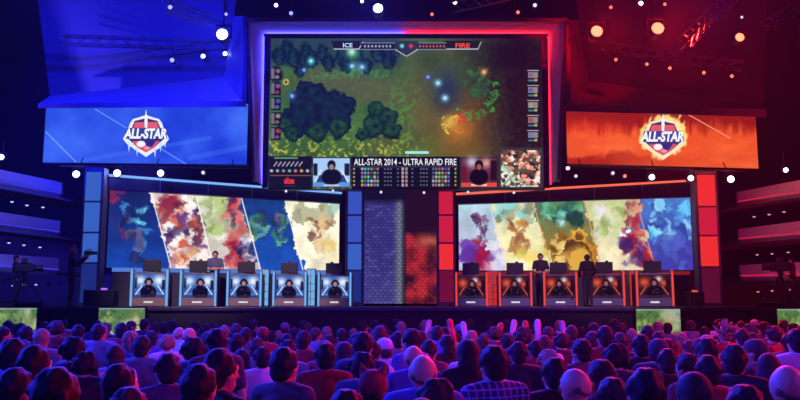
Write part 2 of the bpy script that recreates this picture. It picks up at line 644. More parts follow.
        p.rect(401.5, y - 1.6, 404, y + 1.6, g([215, 195, 190]), 0.85)
        p.rect(405, y - 1.6, 407.6, y + 1.6, g([190, 160, 200] if k % 2 else [220, 160, 120]), 0.85)
    # overview map
    p.rect(498, 147.5, 543, 189.5, g([52, 50, 58]))
    p.rect(500.5, 150, 540.5, 187, g([96, 74, 60]))
    mm = ((X > 501) & (X < 540) & (Y > 150.5) & (Y < 187)).astype(float)
    a = vnoise(X, Y, 5, 21, 2)
    b = vnoise(X, Y, 4, 22, 2)
    c = vnoise(X, Y, 3.2, 23, 2)
    p.blend(mm * np.clip((a - 0.52) * 12, 0, 1), g([44, 40, 38]))
    p.blend(mm * np.clip((b - 0.5) * 12, 0, 1) * np.clip((X - Y * 1.0 - 335) / 10, 0, 1), g([244, 150, 120]))
    p.blend(mm * np.clip((b - 0.5) * 12, 0, 1) * np.clip((345 - X + Y) / 10, 0, 1), g([196, 226, 200]))
    p.blend(mm * np.clip((c - 0.64) * 14, 0, 1), g([250, 240, 225]))
    p.line(502, 186, 540, 151, 1.6, g([120, 110, 90]), 0.7)
    p.line(525, 180, 538, 180, 0.8, g([240, 240, 240]))
    p.line(525, 186, 538, 186, 0.8, g([240, 240, 240]))
    # LED panel seams
    for k in range(1, 12):
        x = 270 + k * 22.6
        p.blend(np.clip(1 - np.abs(X - x) / 0.35, 0, 1) * 0.12, g([0, 0, 10]))


YB = 29.5
big = Panel((271, 45, YB, 38, 188.5), (541, 45, YB, 38, 188.5), (600, 340))
paint_big(big)
bs = empty('led_screen', P(406, 188, YB), label='huge central video screen showing a game map with a score table along its bottom', cat='screen')
bd = big.mesh('display', bs)
big.slab('casing', m_casing, bs, 0.02, 0.35, 0.03)
w_txt = emis('white_lettering', rgb(238, 240, 245), 1.0)
lettering(big, 'ALL-STAR 2014 - ULTRA RAPID FIRE', 354, 158.6, 456.5, 165.2, w_txt, bd, bold=0.012)
lettering(big, 'ICE', 343, 43, 352.5, 47.4, emis('ice_lettering', rgb(200, 225, 250)), bd, bold=0.02)
lettering(big, 'FIRE', 455.5, 43.2, 470, 47.8, emis('fire_lettering', rgb(255, 80, 60)), bd, bold=0.02)

# frame around it: lip, hidden light strip, flared outer face
blue_led = emis('blue_light_strip', rgb(70, 66, 255), 16.0)
blue_wing = emis('blue_wing_strip', rgb(50, 50, 255), 22.0)
pink_wing = emis('red_wing_strip', rgb(255, 20, 40), 9.0)
pink_led = emis('red_light_strip', rgb(255, 30, 44), 13.0)
fr = empty('screen_surround', P(406, 24, 28.9), label='flared frame around the central screen, blue left side and red right side', cat='frame')
FB = fr.location.copy()


def quadblock(name, m, parent, q, thick, bevel=0.0):
    """solid block from four (px, py, Y) corners, given thickness away from the camera"""
    b = parent.location if parent is not None else Vector()
    f = [P(*c) - b for c in q]
    k = [v + Vector((0, thick, 0)) for v in f]
    return MB().hexa(f + k).build(name, m, parent, bevel=bevel)


def boxpx(name, m, parent, x0, y0, x1, y1, Y, depth, bevel=0.0, yref=None):
    """upright rectangular box whose front face spans the given picture rectangle at distance Y"""
    yr = (y0 + y1) / 2 if yref is None else yref
    a, c = Xof(x0, yr, Y), Xof(x1, yr, Y)
    zt, zb = Zof(y0, Y), Zof(y1, Y)
    b = parent.location if parent is not None else Vector()
    ctr = Vector(((a + c) / 2, Y + depth / 2, (zt + zb) / 2)) - b
    return MB().box(ctr, (abs(c - a), depth, abs(zt - zb))).build(name, m, parent, bevel=bevel)


m_lip = mat('frame_lip', rgb(92, 86, 110), 0.4, 0.2)
# lips: thin plates, the light strips sit behind them facing outwards
quadblock('lip', m_lip, fr, [(263, 33.6, 29.2), (549, 33.6, 29.2), (547, 38.2, 29.2), (265, 38.2, 29.2)], 0.04)
quadblock('lip', m_lip, fr, [(264.5, 38.2, 29.2), (270.7, 38.2, 29.2), (267.2, 188, 29.2), (262.0, 188, 29.2)], 0.04)
quadblock('lip', m_lip, fr, [(541.3, 38.2, 29.2), (548, 38.2, 29.2), (550, 188, 29.2), (544, 188, 29.2)], 0.04)
# flared faces (near screen edge deeper, outer edge nearer the viewer)
quadblock('flared_face', m_white, fr, [(249, 21, 28.7), (564, 21, 28.7), (547, 35, 29.4), (265, 35, 29.4)], 0.12)
quadblock('flared_face', m_white, fr, [(249, 21, 28.7), (265, 35, 29.4), (263.5, 186, 29.4), (255, 180, 28.7)], 0.12)
quadblock('flared_face', m_white, fr, [(547, 35, 29.4), (564, 21, 28.7), (557, 180, 28.7), (549, 186, 29.4)], 0.12)
quadblock('outer_rim', m_grey, fr, [(246, 18, 28.6), (567, 18, 28.6), (564, 21.5, 28.6), (249, 21.5, 28.6)], 0.4)
quadblock('outer_rim', m_grey, fr, [(245, 18, 28.6), (249, 21.5, 28.6), (255, 180, 28.6), (252, 180, 28.6)], 0.4)
quadblock('outer_rim', m_grey, fr, [(564, 21.5, 28.6), (568, 18, 28.6), (561, 180, 28.6), (557, 180, 28.6)], 0.4)
quadblock('light_strip', blue_led, fr, [(265, 34.2, 29.25), (403, 34.2, 29.25), (403, 35.4, 29.25), (265, 35.4, 29.25)], 0.12)
quadblock('light_strip', pink_led, fr, [(404, 34.2, 29.25), (547, 34.2, 29.25), (547, 35.4, 29.25), (404, 35.4, 29.25)], 0.12)
quadblock('light_strip', blue_led, fr, [(265.3, 37, 29.25), (266.6, 37, 29.25), (264.2, 185, 29.25), (262.9, 185, 29.25)], 0.12)
quadblock('light_strip', pink_led, fr, [(546, 37, 29.25), (547.3, 37, 29.25), (549.1, 185, 29.25), (547.8, 185, 29.25)], 0.12)


# ------------------------------------------------------------------ upper side screens and their L-shaped surrounds
def paint_shield(p, cx, cy, fire):
    g = lambda c: np.array(c) / 255
    if fire:
        r = random.Random(9)
        for k in range(46):
            a = r.uniform(-0.4, PI + 0.4) if k % 2 else r.uniform(0, 2 * PI)
            x, y = cx + 21 * math.cos(a), cy - 19 * math.sin(a)
            p.ell(x, y, r.uniform(2.5, 5), r.uniform(3, 6), g([250, 205 + r.randrange(40), 130]), 0.95, 0.7, rot=r.uniform(0, 3))
        for x, y in ((cx + 17, cy - 21), (cx - 13, cy - 17), (cx + 5, cy - 20), (cx + 20, cy - 12), (cx - 20, cy - 8)):
            p.ell(x, y, 1.7, 6, g([250, 215, 140]), 0.9, 0.7, rot=0.4)
    edge = g([232, 240, 255]) if not fire else g([250, 232, 190])
    sh = lambda k: [(cx + a * k, cy + b * k) for a, b in ((-13, -15), (-6, -17), (0, -19), (6, -17), (13, -15), (16, -11), (18, -5), (23, 5), (19, 10), (12, 15), (5, 19.5), (0, 23), (-5, 19.5), (-12, 15), (-19, 10), (-23, 5), (-18, -5), (-16, -11))]
    p.poly(sh(1.0), edge)
    p.poly([(cx + a * .88, cy + b * .88) for a, b in ((-13, -15), (0, -18), (13, -15), (17, -5), (21, 5), (10, 15), (0, 21), (-10, 15), (-21, 5), (-17, -5))], g([44, 50, 110]))
    p.poly([(cx - 11, cy - 12), (cx + 11, cy - 12), (cx + 13, cy - 5), (cx - 13, cy - 5)], g([226, 92, 104]))
    p.poly([(cx - 1.6, cy - 13), (cx, cy - 25), (cx + 1.6, cy - 13), (cx + 1, cy - 4), (cx - 1, cy - 4)], g([245, 246, 255]))
    p.poly([(cx - 19, cy - 6), (cx + 19, cy - 6), (cx + 21.5, cy + 5), (cx - 21.5, cy + 5)], g([52, 66, 150]))
    p.poly([(cx - 14, cy + 7), (cx + 14, cy + 7), (cx + 8, cy + 14), (cx, cy + 18.5), (cx - 8, cy + 14)], g([222, 84, 98]))
    p.poly([(cx - 2, cy + 7), (cx + 10, cy + 7), (cx + 6, cy + 13), (cx + 1, cy + 13)], g([34, 44, 130]))
    p.ell(cx - 5, cy + 10, 5, 3.6, g([250, 245, 250]), 1, 0.25)
    p.ell(cx + 1, cy + 14, 3.5, 2.2, g([250, 170, 180]), 0.8, 0.4)
    if not fire:
        for x, w, l in ((cx - 17, 1.4, 9), (cx - 9, 1.1, 8), (cx - 13, 1, 6), (cx + 9, 1.3, 10), (cx + 14.5, 1.2, 9), (cx + 19, .9, 5)):
            y0 = cy + 9 if abs(x - cx) > 12 else cy + 14
            p.poly([(x - w, y0), (x + w, y0), (x, y0 + l)], g([210, 225, 255]))


g_ = lambda c: np.array(c) / 255
# left, ice
pl = Panel((46, 109, 28.6, 107, 162.3), (248, 108, 29.0, 104, 164.5), (620, 180))
n = vnoise(pl.X, pl.Y, 60, 31, 4)
pl.fill(g_([30, 62, 214]))
pl.blend(np.clip((n - 0.42) * 2.5, 0, 1), g_([64, 110, 246]))
pl.blend(np.clip((pl.Y - 145) / 40, 0, 1) * 0.35, g_([30, 52, 225]))
pl.line(95, 109, 186, 164, 1.0, g_([120, 170, 250]), 0.8)
pl.line(46, 132, 76, 162, 1.4, g_([110, 160, 255]), 0.9)
pl.line(80, 161, 210, 138, 4, g_([90, 140, 255]), 0.25)
pl.line(190, 158, 250, 146, 5, g_([90, 140, 255]), 0.25)
paint_shield(pl, 146, 134, False)
ul = empty('led_screen', P(147, 162, 28.8), label='long blue side screen with an icy all-star shield, hanging upper left', cat='screen')
ud = pl.mesh('display', ul)
pl.slab('casing', m_casing, ul, 0.02, 0.3, 0.02)
lettering(pl, 'ALL-STAR', 124.5, 128.3, 167.5, 138.8, emis('pale_lettering', rgb(246, 248, 255)), ud, bold=0.045, slant=1.5)
# right, fire
pr = Panel((566, 112, 29.0, 107, 163.6), (755.5, 117, 30.0, 112, 168.5), (620, 180))
n = vnoise(pr.X * 1, pr.Y * 2.2, 26, 41, 5)
n2 = vnoise(pr.X * 3.2, pr.Y * .6, 16, 42, 4)
pr.fill(g_([236, 84, 38]))
pr.blend(np.clip((n - 0.4) * 2.2, 0, 1), g_([255, 112, 56]))
drk = np.clip(1 - (pr.Y - 110 - 22 * n2) / 13, 0, 1)
pr.blend(drk * 0.85, g_([132, 16, 12]))
pr.blend(np.exp(-((pr.Y - 126) / 7) ** 2) * np.clip((640 - pr.X) / 50, 0, 1) * .5, g_([230, 50, 24]))
low = np.clip((pr.Y - 163 + 16 * n + 4 * n2) / 5, 0, 1) * np.clip((690 - pr.X) / 90, 0.15, 1)
pr.blend(low * 0.75, g_([150, 20, 12]))
pr.line(689, 115, 730, 138, 1.2, g_([255, 150, 110]), 0.9)
paint_shield(pr, 663, 137, True)
ur = empty('led_screen', P(661, 166, 29.5), label='long orange side screen with a flaming all-star shield, hanging upper right', cat='screen')
rd = pr.mesh('display', ur)
pr.slab('casing', m_casing, ur, 0.02, 0.3, 0.02)
lettering(pr, 'ALL-STAR', 641.5, 131.3, 684.5, 141.8, emis('pale_lettering', rgb(246, 248, 255)), rd, bold=0.045, slant=1.5)

wl = empty('screen_surround', P(147, 105, 28.5), label='L-shaped recessed surround above the blue side screen, washed blue', cat='surround')
quadblock('lip', m_lip, wl, [(38, 103.5, 28.3), (243, 101, 28.5), (247, 106.5, 28.5), (38, 108, 28.3)], 0.05)
quadblock('lip', m_lip, wl, [(243, 16, 28.5), (246.5, 16, 28.5), (246.5, 102, 28.5), (242, 100.5, 28.5)], 0.05)
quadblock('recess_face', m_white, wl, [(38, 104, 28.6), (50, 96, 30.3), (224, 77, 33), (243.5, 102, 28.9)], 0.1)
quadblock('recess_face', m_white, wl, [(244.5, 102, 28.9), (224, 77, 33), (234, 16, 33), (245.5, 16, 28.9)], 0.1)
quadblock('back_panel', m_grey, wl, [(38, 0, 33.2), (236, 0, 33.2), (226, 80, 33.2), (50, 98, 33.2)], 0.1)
quadblock('light_strip', blue_wing, wl, [(45, 104.6, 28.7), (242, 102.4, 28.9), (242, 104, 28.9), (45, 106, 28.7)], 0.1)
quadblock('light_strip', blue_wing, wl, [(243.8, 18, 28.9), (245, 18, 28.9), (244.6, 100, 28.9), (243.4, 100, 28.9)], 0.1)
wr = empty('screen_surround', P(661, 110, 28.8), label='L-shaped recessed surround above the orange side screen, washed red', cat='surround')
quadblock('lip', m_lip, wr, [(570, 104, 28.5), (766, 109, 29.4), (767, 117, 29.4), (564.5, 111, 28.5)], 0.05)
quadblock('lip', m_lip, wr, [(566, 20, 28.5), (570.5, 20, 28.5), (571, 103.5, 28.5), (565.5, 111, 28.5)], 0.05)
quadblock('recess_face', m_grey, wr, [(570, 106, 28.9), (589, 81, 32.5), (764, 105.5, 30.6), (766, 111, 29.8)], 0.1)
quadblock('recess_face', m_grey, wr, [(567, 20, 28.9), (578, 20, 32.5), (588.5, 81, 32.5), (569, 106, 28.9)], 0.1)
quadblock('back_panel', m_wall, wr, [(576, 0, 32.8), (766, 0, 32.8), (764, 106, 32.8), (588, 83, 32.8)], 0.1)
quadblock('light_strip', pink_wing, wr, [(572, 105.5, 28.9), (762, 110.5, 29.8), (762, 112, 29.8), (572, 107.5, 28.9)], 0.1)
quadblock('light_strip', pink_wing, wr, [(567.5, 22, 28.9), (569, 22, 28.9), (569.2, 100, 28.9), (567.6, 100, 28.9)], 0.1)


# ------------------------------------------------------------------ lower side screens (plain colour artwork in five slanted fields)
def blobs(p, m, seed, box, cols, k=26, sz=(3, 11)):
    r = random.Random(seed)
    keep = p.C.copy()
    for _ in range(k):
        c = r.choice(cols)
        p.ell(r.uniform(box[0], box[2]), r.uniform(box[1], box[3]), r.uniform(*sz), r.uniform(*sz) * 1.2, g_(c), r.uniform(.5, .9), r.uniform(.25, .7), rot=r.uniform(0, 3))
    p.C = keep * (1 - m[..., None]) + p.C * m[..., None]


def field(p, pts, base, top, seed):
    m = p.inside(pts).astype(float)
    t = np.clip((p.Y - 190) / 80, 0, 1)[..., None]
    c = (g_(top) * (1 - t) + g_(base) * t)
    nn = vnoise(p.X, p.Y, 12, seed, 4)[..., None]
    c = np.clip(c * (0.82 + 0.36 * nn), 0, 1)
    p.C = p.C * (1 - m[..., None]) + c * m[..., None]
    return m


def seam(p, x0, y0, x1, y1, c=(255, 255, 255), w=0.8):
    p.line(x0, y0, x1, y1, w, g_(c), 0.85)


ll = Panel((110, 190, 28.3, 190.3, 267.5), (339.5, 204, 32.0, 204.2, 270.5), (560, 200))
b = [(100, 180, 100, 290), (149, 185, 177, 290), (193.5, 185, 219, 290), (238, 185, 266, 290), (281, 185, 308, 290), (350, 185, 350, 290)]
F5 = [[(b[i][0], b[i][1]), (b[i + 1][0], b[i + 1][1]), (b[i + 1][2], b[i + 1][3]), (b[i][2], b[i][3])] for i in range(5)]
m = field(ll, F5[0], (22, 70, 170), (24, 34, 92), 51)
blobs(ll, m, 1, (110, 192, 130, 235), [(150, 40, 70), (110, 40, 90), (40, 50, 120)], 12, (3, 8))
blobs(ll, m, 2, (124, 204, 146, 262), [(20, 40, 90), (60, 130, 200), (18, 26, 70), (110, 90, 120)], 26, (2, 7))
ll.glow(143, 209, 4, g_([120, 240, 255]), .9)
ll.glow(139, 220, 3, g_([120, 240, 255]), .9)
ll.glow(143, 220, 3, g_([120, 240, 255]), .9)
m = field(ll, F5[1], (250, 225, 222), (252, 240, 232), 52)
blobs(ll, m, 3, (158, 196, 184, 212), [(150, 40, 50), (90, 30, 60), (190, 90, 60)], 14, (3, 8))
blobs(ll, m, 4, (160, 212, 204, 262), [(70, 40, 90), (150, 60, 60), (210, 90, 50), (40, 26, 70), (110, 60, 120)], 44, (3, 8))
blobs(ll, m, 14, (168, 245, 196, 266), [(255, 236, 220), (250, 180, 120)], 8, (3, 7))
m = field(ll, F5[2], (214, 196, 206), (168, 184, 110), 53)
blobs(ll, m, 5, (196, 192, 222, 240), [(120, 150, 60), (235, 235, 215), (190, 210, 130), (250, 250, 250)], 24, (3, 8))
blobs(ll, m, 6, (226, 200, 246, 266), [(150, 24, 46), (190, 50, 60), (66, 30, 90), (220, 120, 110)], 40, (3, 8))
blobs(ll, m, 7, (236, 240, 258, 270), [(50, 50, 140), (30, 30, 90), (240, 240, 250)], 12, (3, 8))
m = field(ll, F5[3], (26, 84, 190), (24, 56, 122), 54)
blobs(ll, m, 8, (250, 206, 288, 242), [(60, 130, 90), (30, 50, 90), (110, 170, 150), (20, 40, 80)], 34, (2, 7))
ll.glow(278, 218, 4, g_([190, 130, 180]), .6)
m = field(ll, F5[4], (255, 246, 214), (246, 240, 210), 55)
blobs(ll, m, 9, (298, 206, 334, 222), [(150, 150, 120), (190, 190, 150), (130, 190, 190)], 20, (3, 9))
blobs(ll, m, 10, (308, 214, 330, 252), [(150, 100, 70), (190, 140, 90), (110, 70, 60), (226, 190, 130)], 26, (2, 6))
blobs(ll, m, 11, (318, 236, 338, 266), [(236, 204, 120), (255, 240, 190)], 10, (3, 8))
warp(ll, 7, 9, 201)
warp(ll, 2.5, 3, 203)
for i in range(1, 5):
    seam(ll, *b[i], w=1.2)
ls = empty('led_screen', (Xof(225, 268, 30.1), 30.1, Zof(268, 30.1)), label='wide left stage screen with five slanted colourful artwork fields, blue at its left end', cat='screen')
ll.mesh('display', ls)
ll.slab('casing', m_casing, ls, 0.02, 0.3, 0.05)

lr = Panel((458.5, 205, 32.0, 205.0, 270.5), (690, 198, 30.5, 197.6, 270), (560, 200))
b = [(450, 185, 450, 290), (484, 185, 513.5, 290), (528, 185, 558.5, 290), (580, 185, 607, 290), (632, 185, 661, 290), (700, 185, 700, 290)]
F5 = [[(b[i][0], b[i][1]), (b[i + 1][0], b[i + 1][1]), (b[i + 1][2], b[i + 1][3]), (b[i][2], b[i][3])] for i in range(5)]
m = field(lr, F5[0], (206, 200, 226), (180, 222, 236), 61)
blobs(lr, m, 21, (474, 212, 486, 236), [(70, 40, 90), (120, 60, 110), (60, 30, 60), (235, 235, 240)], 20, (2, 5))
blobs(lr, m, 22, (472, 238, 490, 268), [(150, 20, 60), (190, 30, 60), (120, 30, 100)], 30, (4, 9))
blobs(lr, m, 23, (460, 244, 474, 268), [(96, 50, 160), (130, 80, 190)], 14, (3, 8))
blobs(lr, m, 24, (486, 238, 506, 268), [(235, 235, 245), (120, 90, 190), (210, 180, 220)], 18, (3, 7))
m = field(lr, F5[1], (250, 236, 160), (232, 240, 214), 62)
blobs(lr, m, 25, (496, 206, 530, 220), [(120, 130, 100), (170, 190, 160), (140, 220, 220)], 22, (3, 8))
blobs(lr, m, 26, (510, 222, 526, 252), [(180, 110, 50), (214, 150, 70), (140, 90, 60)], 26, (2, 6))
blobs(lr, m, 27, (506, 244, 545, 268), [(255, 250, 210), (250, 220, 110), (214, 200, 90)], 18, (3, 8))
m = field(lr, F5[2], (190, 120, 30), (60, 130, 110), 63)
blobs(lr, m, 28, (536, 206, 584, 222), [(30, 90, 80), (130, 220, 200), (20, 60, 60), (90, 180, 110)], 26, (3, 9))
lr.glow(561, 223, 5, g_([190, 255, 250]), .9)
lr.ell(577, 257, 20, 21, g_([206, 134, 34]), 1, .1)
lr.ell(577, 257, 16, 17, g_([92, 56, 24]), 1, .1)
lr.ell(578, 259, 13, 14, g_([226, 170, 70]), 1, .3)
lr.ell(577, 234, 9, 7, g_([236, 176, 60]), .95, .25)
lr.ell(577, 235, 5.5, 4, g_([110, 66, 24]), .95, .4)
blobs(lr, m, 30, (553, 232, 566, 268), [(226, 160, 50), (150, 90, 20), (90, 56, 20), (250, 214, 130)], 30, (2, 6))
m = field(lr, F5[3], (244, 226, 190), (190, 200, 140), 64)
blobs(lr, m, 31, (592, 204, 624, 240), [(130, 160, 70), (236, 226, 236), (200, 220, 150), (250, 240, 250)], 26, (3, 8))
blobs(lr, m, 32, (624, 202, 640, 240), [(180, 40, 60), (130, 26, 60), (226, 110, 110)], 22, (3, 6))
lr.ell(630, 230, 6, 6, g_([120, 110, 150]), 1, .2)
lr.ell(630, 230, 4, 4, g_([250, 250, 255]), 1, .3)
blobs(lr, m, 33, (622, 240, 650, 268), [(150, 30, 50), (90, 60, 160), (210, 60, 50), (60, 30, 100)], 26, (3, 8))
m = field(lr, F5[4], (60, 60, 170), (70, 130, 210), 65)
blobs(lr, m, 34, (640, 200, 690, 238), [(90, 200, 250), (40, 90, 180), (150, 230, 255), (30, 60, 150)], 34, (2, 9))
blobs(lr, m, 35, (650, 238, 690, 268), [(60, 60, 160), (40, 40, 130), (80, 100, 200)], 16, (3, 8))
warp(lr, 6, 9, 211)
warp(lr, 2.5, 3, 213)
for i in range(1, 5):
    seam(lr, *b[i], c=(250, 150, 110) if i != 1 else (250, 220, 240), w=1.1)
rs = empty('led_screen', (Xof(575, 268, 31.2), 31.2, Zof(268, 31.2)), label='wide right stage screen with five slanted artwork fields, a golden ring in its middle', cat='screen')
lr.mesh('display', rs)
lr.slab('casing', m_casing, rs, 0.02, 0.3, 0.05)


def pblock(name, m, parent, L, R, thick, bevel=0.0):
    return Panel(L, R, None).slab(name, m, parent, 0.0, thick, 0.0, bevel)


def header(label, L, R, divs, led, side):
    # L/R = (px, Y, ybar, ybottom)
    o = empty('header_panel', (Xof((L[0] + R[0]) / 2, 190, (L[1] + R[1]) / 2), (L[1] + R[1]) / 2, Zof(190, 30)), label=label, cat='header')
    p = Panel((L[0], L[2], L[1], L[2], L[3]), (R[0], R[2], R[1], R[2], R[3]), None)
    p.slab('board', m_header, o, 0.0, 0.2)
    q = Panel((L[0], L[2], L[1] - 0.1, L[2] - 1.2, L[2] + 1.0), (R[0], R[2], R[1] - 0.1, R[2] - 1.0, R[2] + 0.8), None)
    q.slab('light_bar', led, o, 0.0, 0.08)
    for d in divs:
        u = (p.hit(d, 190).x - p.XL) / (p.XR - p.XL)
        a, bb = p.world(u, 0, 0.02) - o.location, p.world(u, 1, 0.02) - o.location
        MB().tube(a, bb, 0.02, n=6).build('divider', m_metal, o)
    return o


header('dark header board with a pale blue light bar above the left stage screen', (109, 28.0, 175.2, 189.2), (342, 31.8, 193, 203.4), (160, 208, 252, 297), emis('pale_blue_bar', rgb(120, 175, 255), 1.1), 0)
header('dark header board with an orange light bar above the right stage screen', (456, 31.8, 194, 204.2), (700, 30.2, 180, 196.8), (505, 549, 594, 642), emis('orange_bar', rgb(255, 110, 84), 1.0), 1)


# ------------------------------------------------------------------ light columns
def light_column(label, x0, x1, ytop, blocks, ylow, Y, cols, low, group=None):
    yr = ytop
    o = empty('light_column', (Xof((x0 + x1) / 2, yr, Y), Y, STZ), label=label, cat='column')
    xa, xb = Xof(x0, yr, Y), Xof(x1, yr, Y)
    cx, w = 0.0, xb - xa
    zt = Zof(ytop, Y) - STZ
    MB().box((0, 0.27, zt / 2), (w, 0.45, zt)).build('housing', m_grey, o, bevel=0.02)
    for (a, bb), c in zip(blocks, cols):
        z1, z0 = Zof(a, Y) - STZ, Zof(bb, Y) - STZ
        MB().box((0, 0.02, (z0 + z1) / 2), (w * 0.74, 0.06, z1 - z0)).build('light_panel', c, o, bevel=0.01)
    z1, z0 = Zof(ylow[0], Y) - STZ, Zof(ylow[1], Y) - STZ
    MB().box((0, 0.02, (z0 + z1) / 2), (w * 0.74, 0.06, z1 - z0)).build('lower_panel', low, o, bevel=0.01)
    return o


lb1 = emis('blue_panel_light', rgb(54, 96, 192), 1.0)
lb2 = emis('deep_blue_panel_light', rgb(54, 82, 186), 1.0)
lr1 = emis('red_panel_light', rgb(238, 46, 46), 1.0)
lr2 = emis('crimson_panel_light', rgb(204, 30, 58), 1.0)
m_lowb = emis('dim_blue_panel', rgb(28, 44, 120), 1.0)
m_lowr = emis('dim_red_panel', rgb(84, 14, 44), 1.0)
m_lowp = emis('dim_purple_panel', rgb(110, 14, 52), 1.0)
light_column('tall blue light column left of the left stage screen', 84, 104, 167, [(172, 200.5), (202.5, 231.5), (233.5, 262)], (264, 303), 27.6, (lb1, lb1, lb1), m_lowb)
light_column('tall red light column right of the right stage screen', 694, 717, 169, [(175, 205.5), (207.5, 234.5), (236.5, 266)], (268, 303), 29.2, (lr1, lr2, lr1), m_lowr)
light_column('slim blue light column left of the brick-patterned centre backdrop', 346, 364, 186, [(191.5, 214), (216, 242), (244, 269.5)], (271, 302), 31.0, (lb2, lb2, lb1), m_lowb)
light_column('slim red light column right of the brick-patterned centre backdrop', 436.5, 455, 186, [(191.5, 214), (216, 242), (244, 269.5)], (271, 302), 31.0, (lr2, lr2, lr1), m_lowp)

# centre backdrop
cb = Panel((364.5, 198, 32.6, 190, 303.5), (438.5, 198, 32.6, 190, 303.5), (300, 420))
X, Y = cb.X, cb.Y
row = np.floor((Y - 190) / 3.0)
fx = ((X - 365) / 5.2 + 0.5 * (row % 2)) % 1.0
fy = ((Y - 190) / 3.0) % 1.0
brick = np.clip(np.minimum(fx, 1 - fx) * 8, 0, 1) * np.clip(np.minimum(fy, 1 - fy) * 5, 0, 1)
tone = vnoise(np.floor((X - 365) / 5.2 + 0.5 * (row % 2)) * 7.3, row * 5.1, 4, 71, 2)
nz = vnoise(X, Y, 14, 72, 4)
cb.fill(g_([16, 14, 36]))
lft = np.clip((399 - X) / 3, 0, 1) * np.clip((Y - 199) / 6, 0, 1)
cb.blend(lft * (0.45 + 0.55 * brick), g_([56, 54, 128]))
cb.blend(lft * brick * np.clip((tone - .45) * 3, 0, 1) * .7, g_([92, 88, 160]))
cb.blend(lft * np.clip((Y - 262) / 40, 0, 1) * brick * .35, g_([104, 100, 170]))
mid = np.exp(-((X - 399.5) / 4.0) ** 2) * np.clip((Y - 198) / 6, 0, 1)
cb.blend(mid * (0.4 + 0.6 * brick), g_([120, 128, 142]))
rgt = np.clip((X - 404) / 3, 0, 1)
cb.blend(rgt, g_([34, 12, 28]))
cb.blend(rgt * np.clip((Y - 236 + 10 * nz) / 8, 0, 1) * (0.5 + 0.5 * brick) * np.clip(0.1 + 2.4 * (nz - .32), 0.1, 1), g_([196, 44, 46]))
cb.blend(rgt * np.exp(-((Y - 241) / 6) ** 2) * np.clip((X - 414) / 10, 0, 1) * .7, g_([220, 110, 74]))
cb.line(408, 282, 437, 299, 1.4, g_([220, 90, 60]), .25)
cbo = empty('led_screen', (Xof(401.5, 303, 32.6), 32.6, Zof(303.5, 32.6)), label='tall brick-patterned centre backdrop screen, violet left half and red right half', cat='screen')
cb.mesh('display', cbo)
cb.slab('casing', m_casing, cbo, 0.02, 0.2, 0.02)

# dark set wall standing behind the screens
sw = empty('stage_set_backing', (0, 33.4, STZ), label='dark flat backing of the stage set behind screens and columns', cat='backdrop')
MB().box((0, 0.1, 3.6), (25.5, 0.2, 7.2)).build('board', m_wall, sw)


# ------------------------------------------------------------------ side balconies
def balcony(label, x_in, yt_in, yb_in, Yin, x_out, yt_out, yb_out, Yout, led, sgn):
    """fascia from the inner end to the side wall, slab running back behind it"""
    A = Vector((Xof(x_in, yt_in, Yin), Yin, 0))
    B = Vector((Xof(x_out, yt_out, Yout), Yout, 0))
    zt, zb = Zof(yt_in, Yin), Zof(yb_in, Yin)
    ztB, zbB = Zof(yt_out, Yout), Zof(yb_out, Yout)
    d = (B - A)
    k = (24.9 - abs(A.x)) / abs(d.x)
    C_ = A + d * k
    ztC, zbC = zt + (ztB - zt) * k, zb + (zbB - zb) * k
    o = empty('balcony', (A.x, A.y, zb), label=label, cat='balcony')
    L = o.location

    def seg(name, m, f0, f1, y0, y1, zx=0.0):
        # f0,f1 fraction of height; y0,y1 offset in depth
        h0, h1 = zt - zb, ztC - zbC
        pts = []
        for yo in (y0, y1):
            pts += [Vector((A.x + zx * sgn, A.y + yo, zb + h0 * f1)) - L, Vector((C_.x, C_.y + yo, zbC + h1 * f1)) - L,
                    Vector((C_.x, C_.y + yo, zbC + h1 * f0)) - L, Vector((A.x + zx * sgn, A.y + yo, zb + h0 * f0)) - L]
        return MB().hexa(pts).build(name, m, o)
    seg('fascia', m_white, 0.2, 1.0, 0.0, 0.12)
    seg('ledge', m_grey, 0.0, 0.2, -0.12, 0.12)
    seg('light_strip', led, 0.30, 0.36, -0.04, -0.005)
    seg('slab', m_grey, 0.0, 0.15, 0.125, 7.0)
    return o


bl_led = emis('balcony_blue_strip', rgb(60, 60, 255), 1.0)
br_led = emis('balcony_red_strip', rgb(235, 30, 60), 0.9)
balcony('top left balcony front, violet-blue, above the two others on that side', 62, 182.5, 198, 30, 0, 169.5, 187, 27.3, bl_led, 1)
balcony('middle left balcony front, violet-blue, level with the left stage screen', 60, 221, 237, 30, 0, 212, 229.5, 27.3, bl_led, 1)
balcony('bottom left balcony front, violet-blue, behind the left camera and operator', 59, 258, 275, 30, 0, 254, 271, 27.3, bl_led, 1)
balcony('top right balcony front, pink-red, directly right of the orange screen', 737, 192, 206.5, 31, 800, 180, 197, 28.4, br_led, -1)
balcony('middle right balcony front, pink-red, between the two others on that side', 738.5, 229, 243.5, 31, 800, 221, 238.5, 28.4, br_led, -1)
balcony('bottom right balcony front, pink-red, behind the right tripod camera', 740, 265, 281, 31, 800, 262, 280, 28.4, br_led, -1)


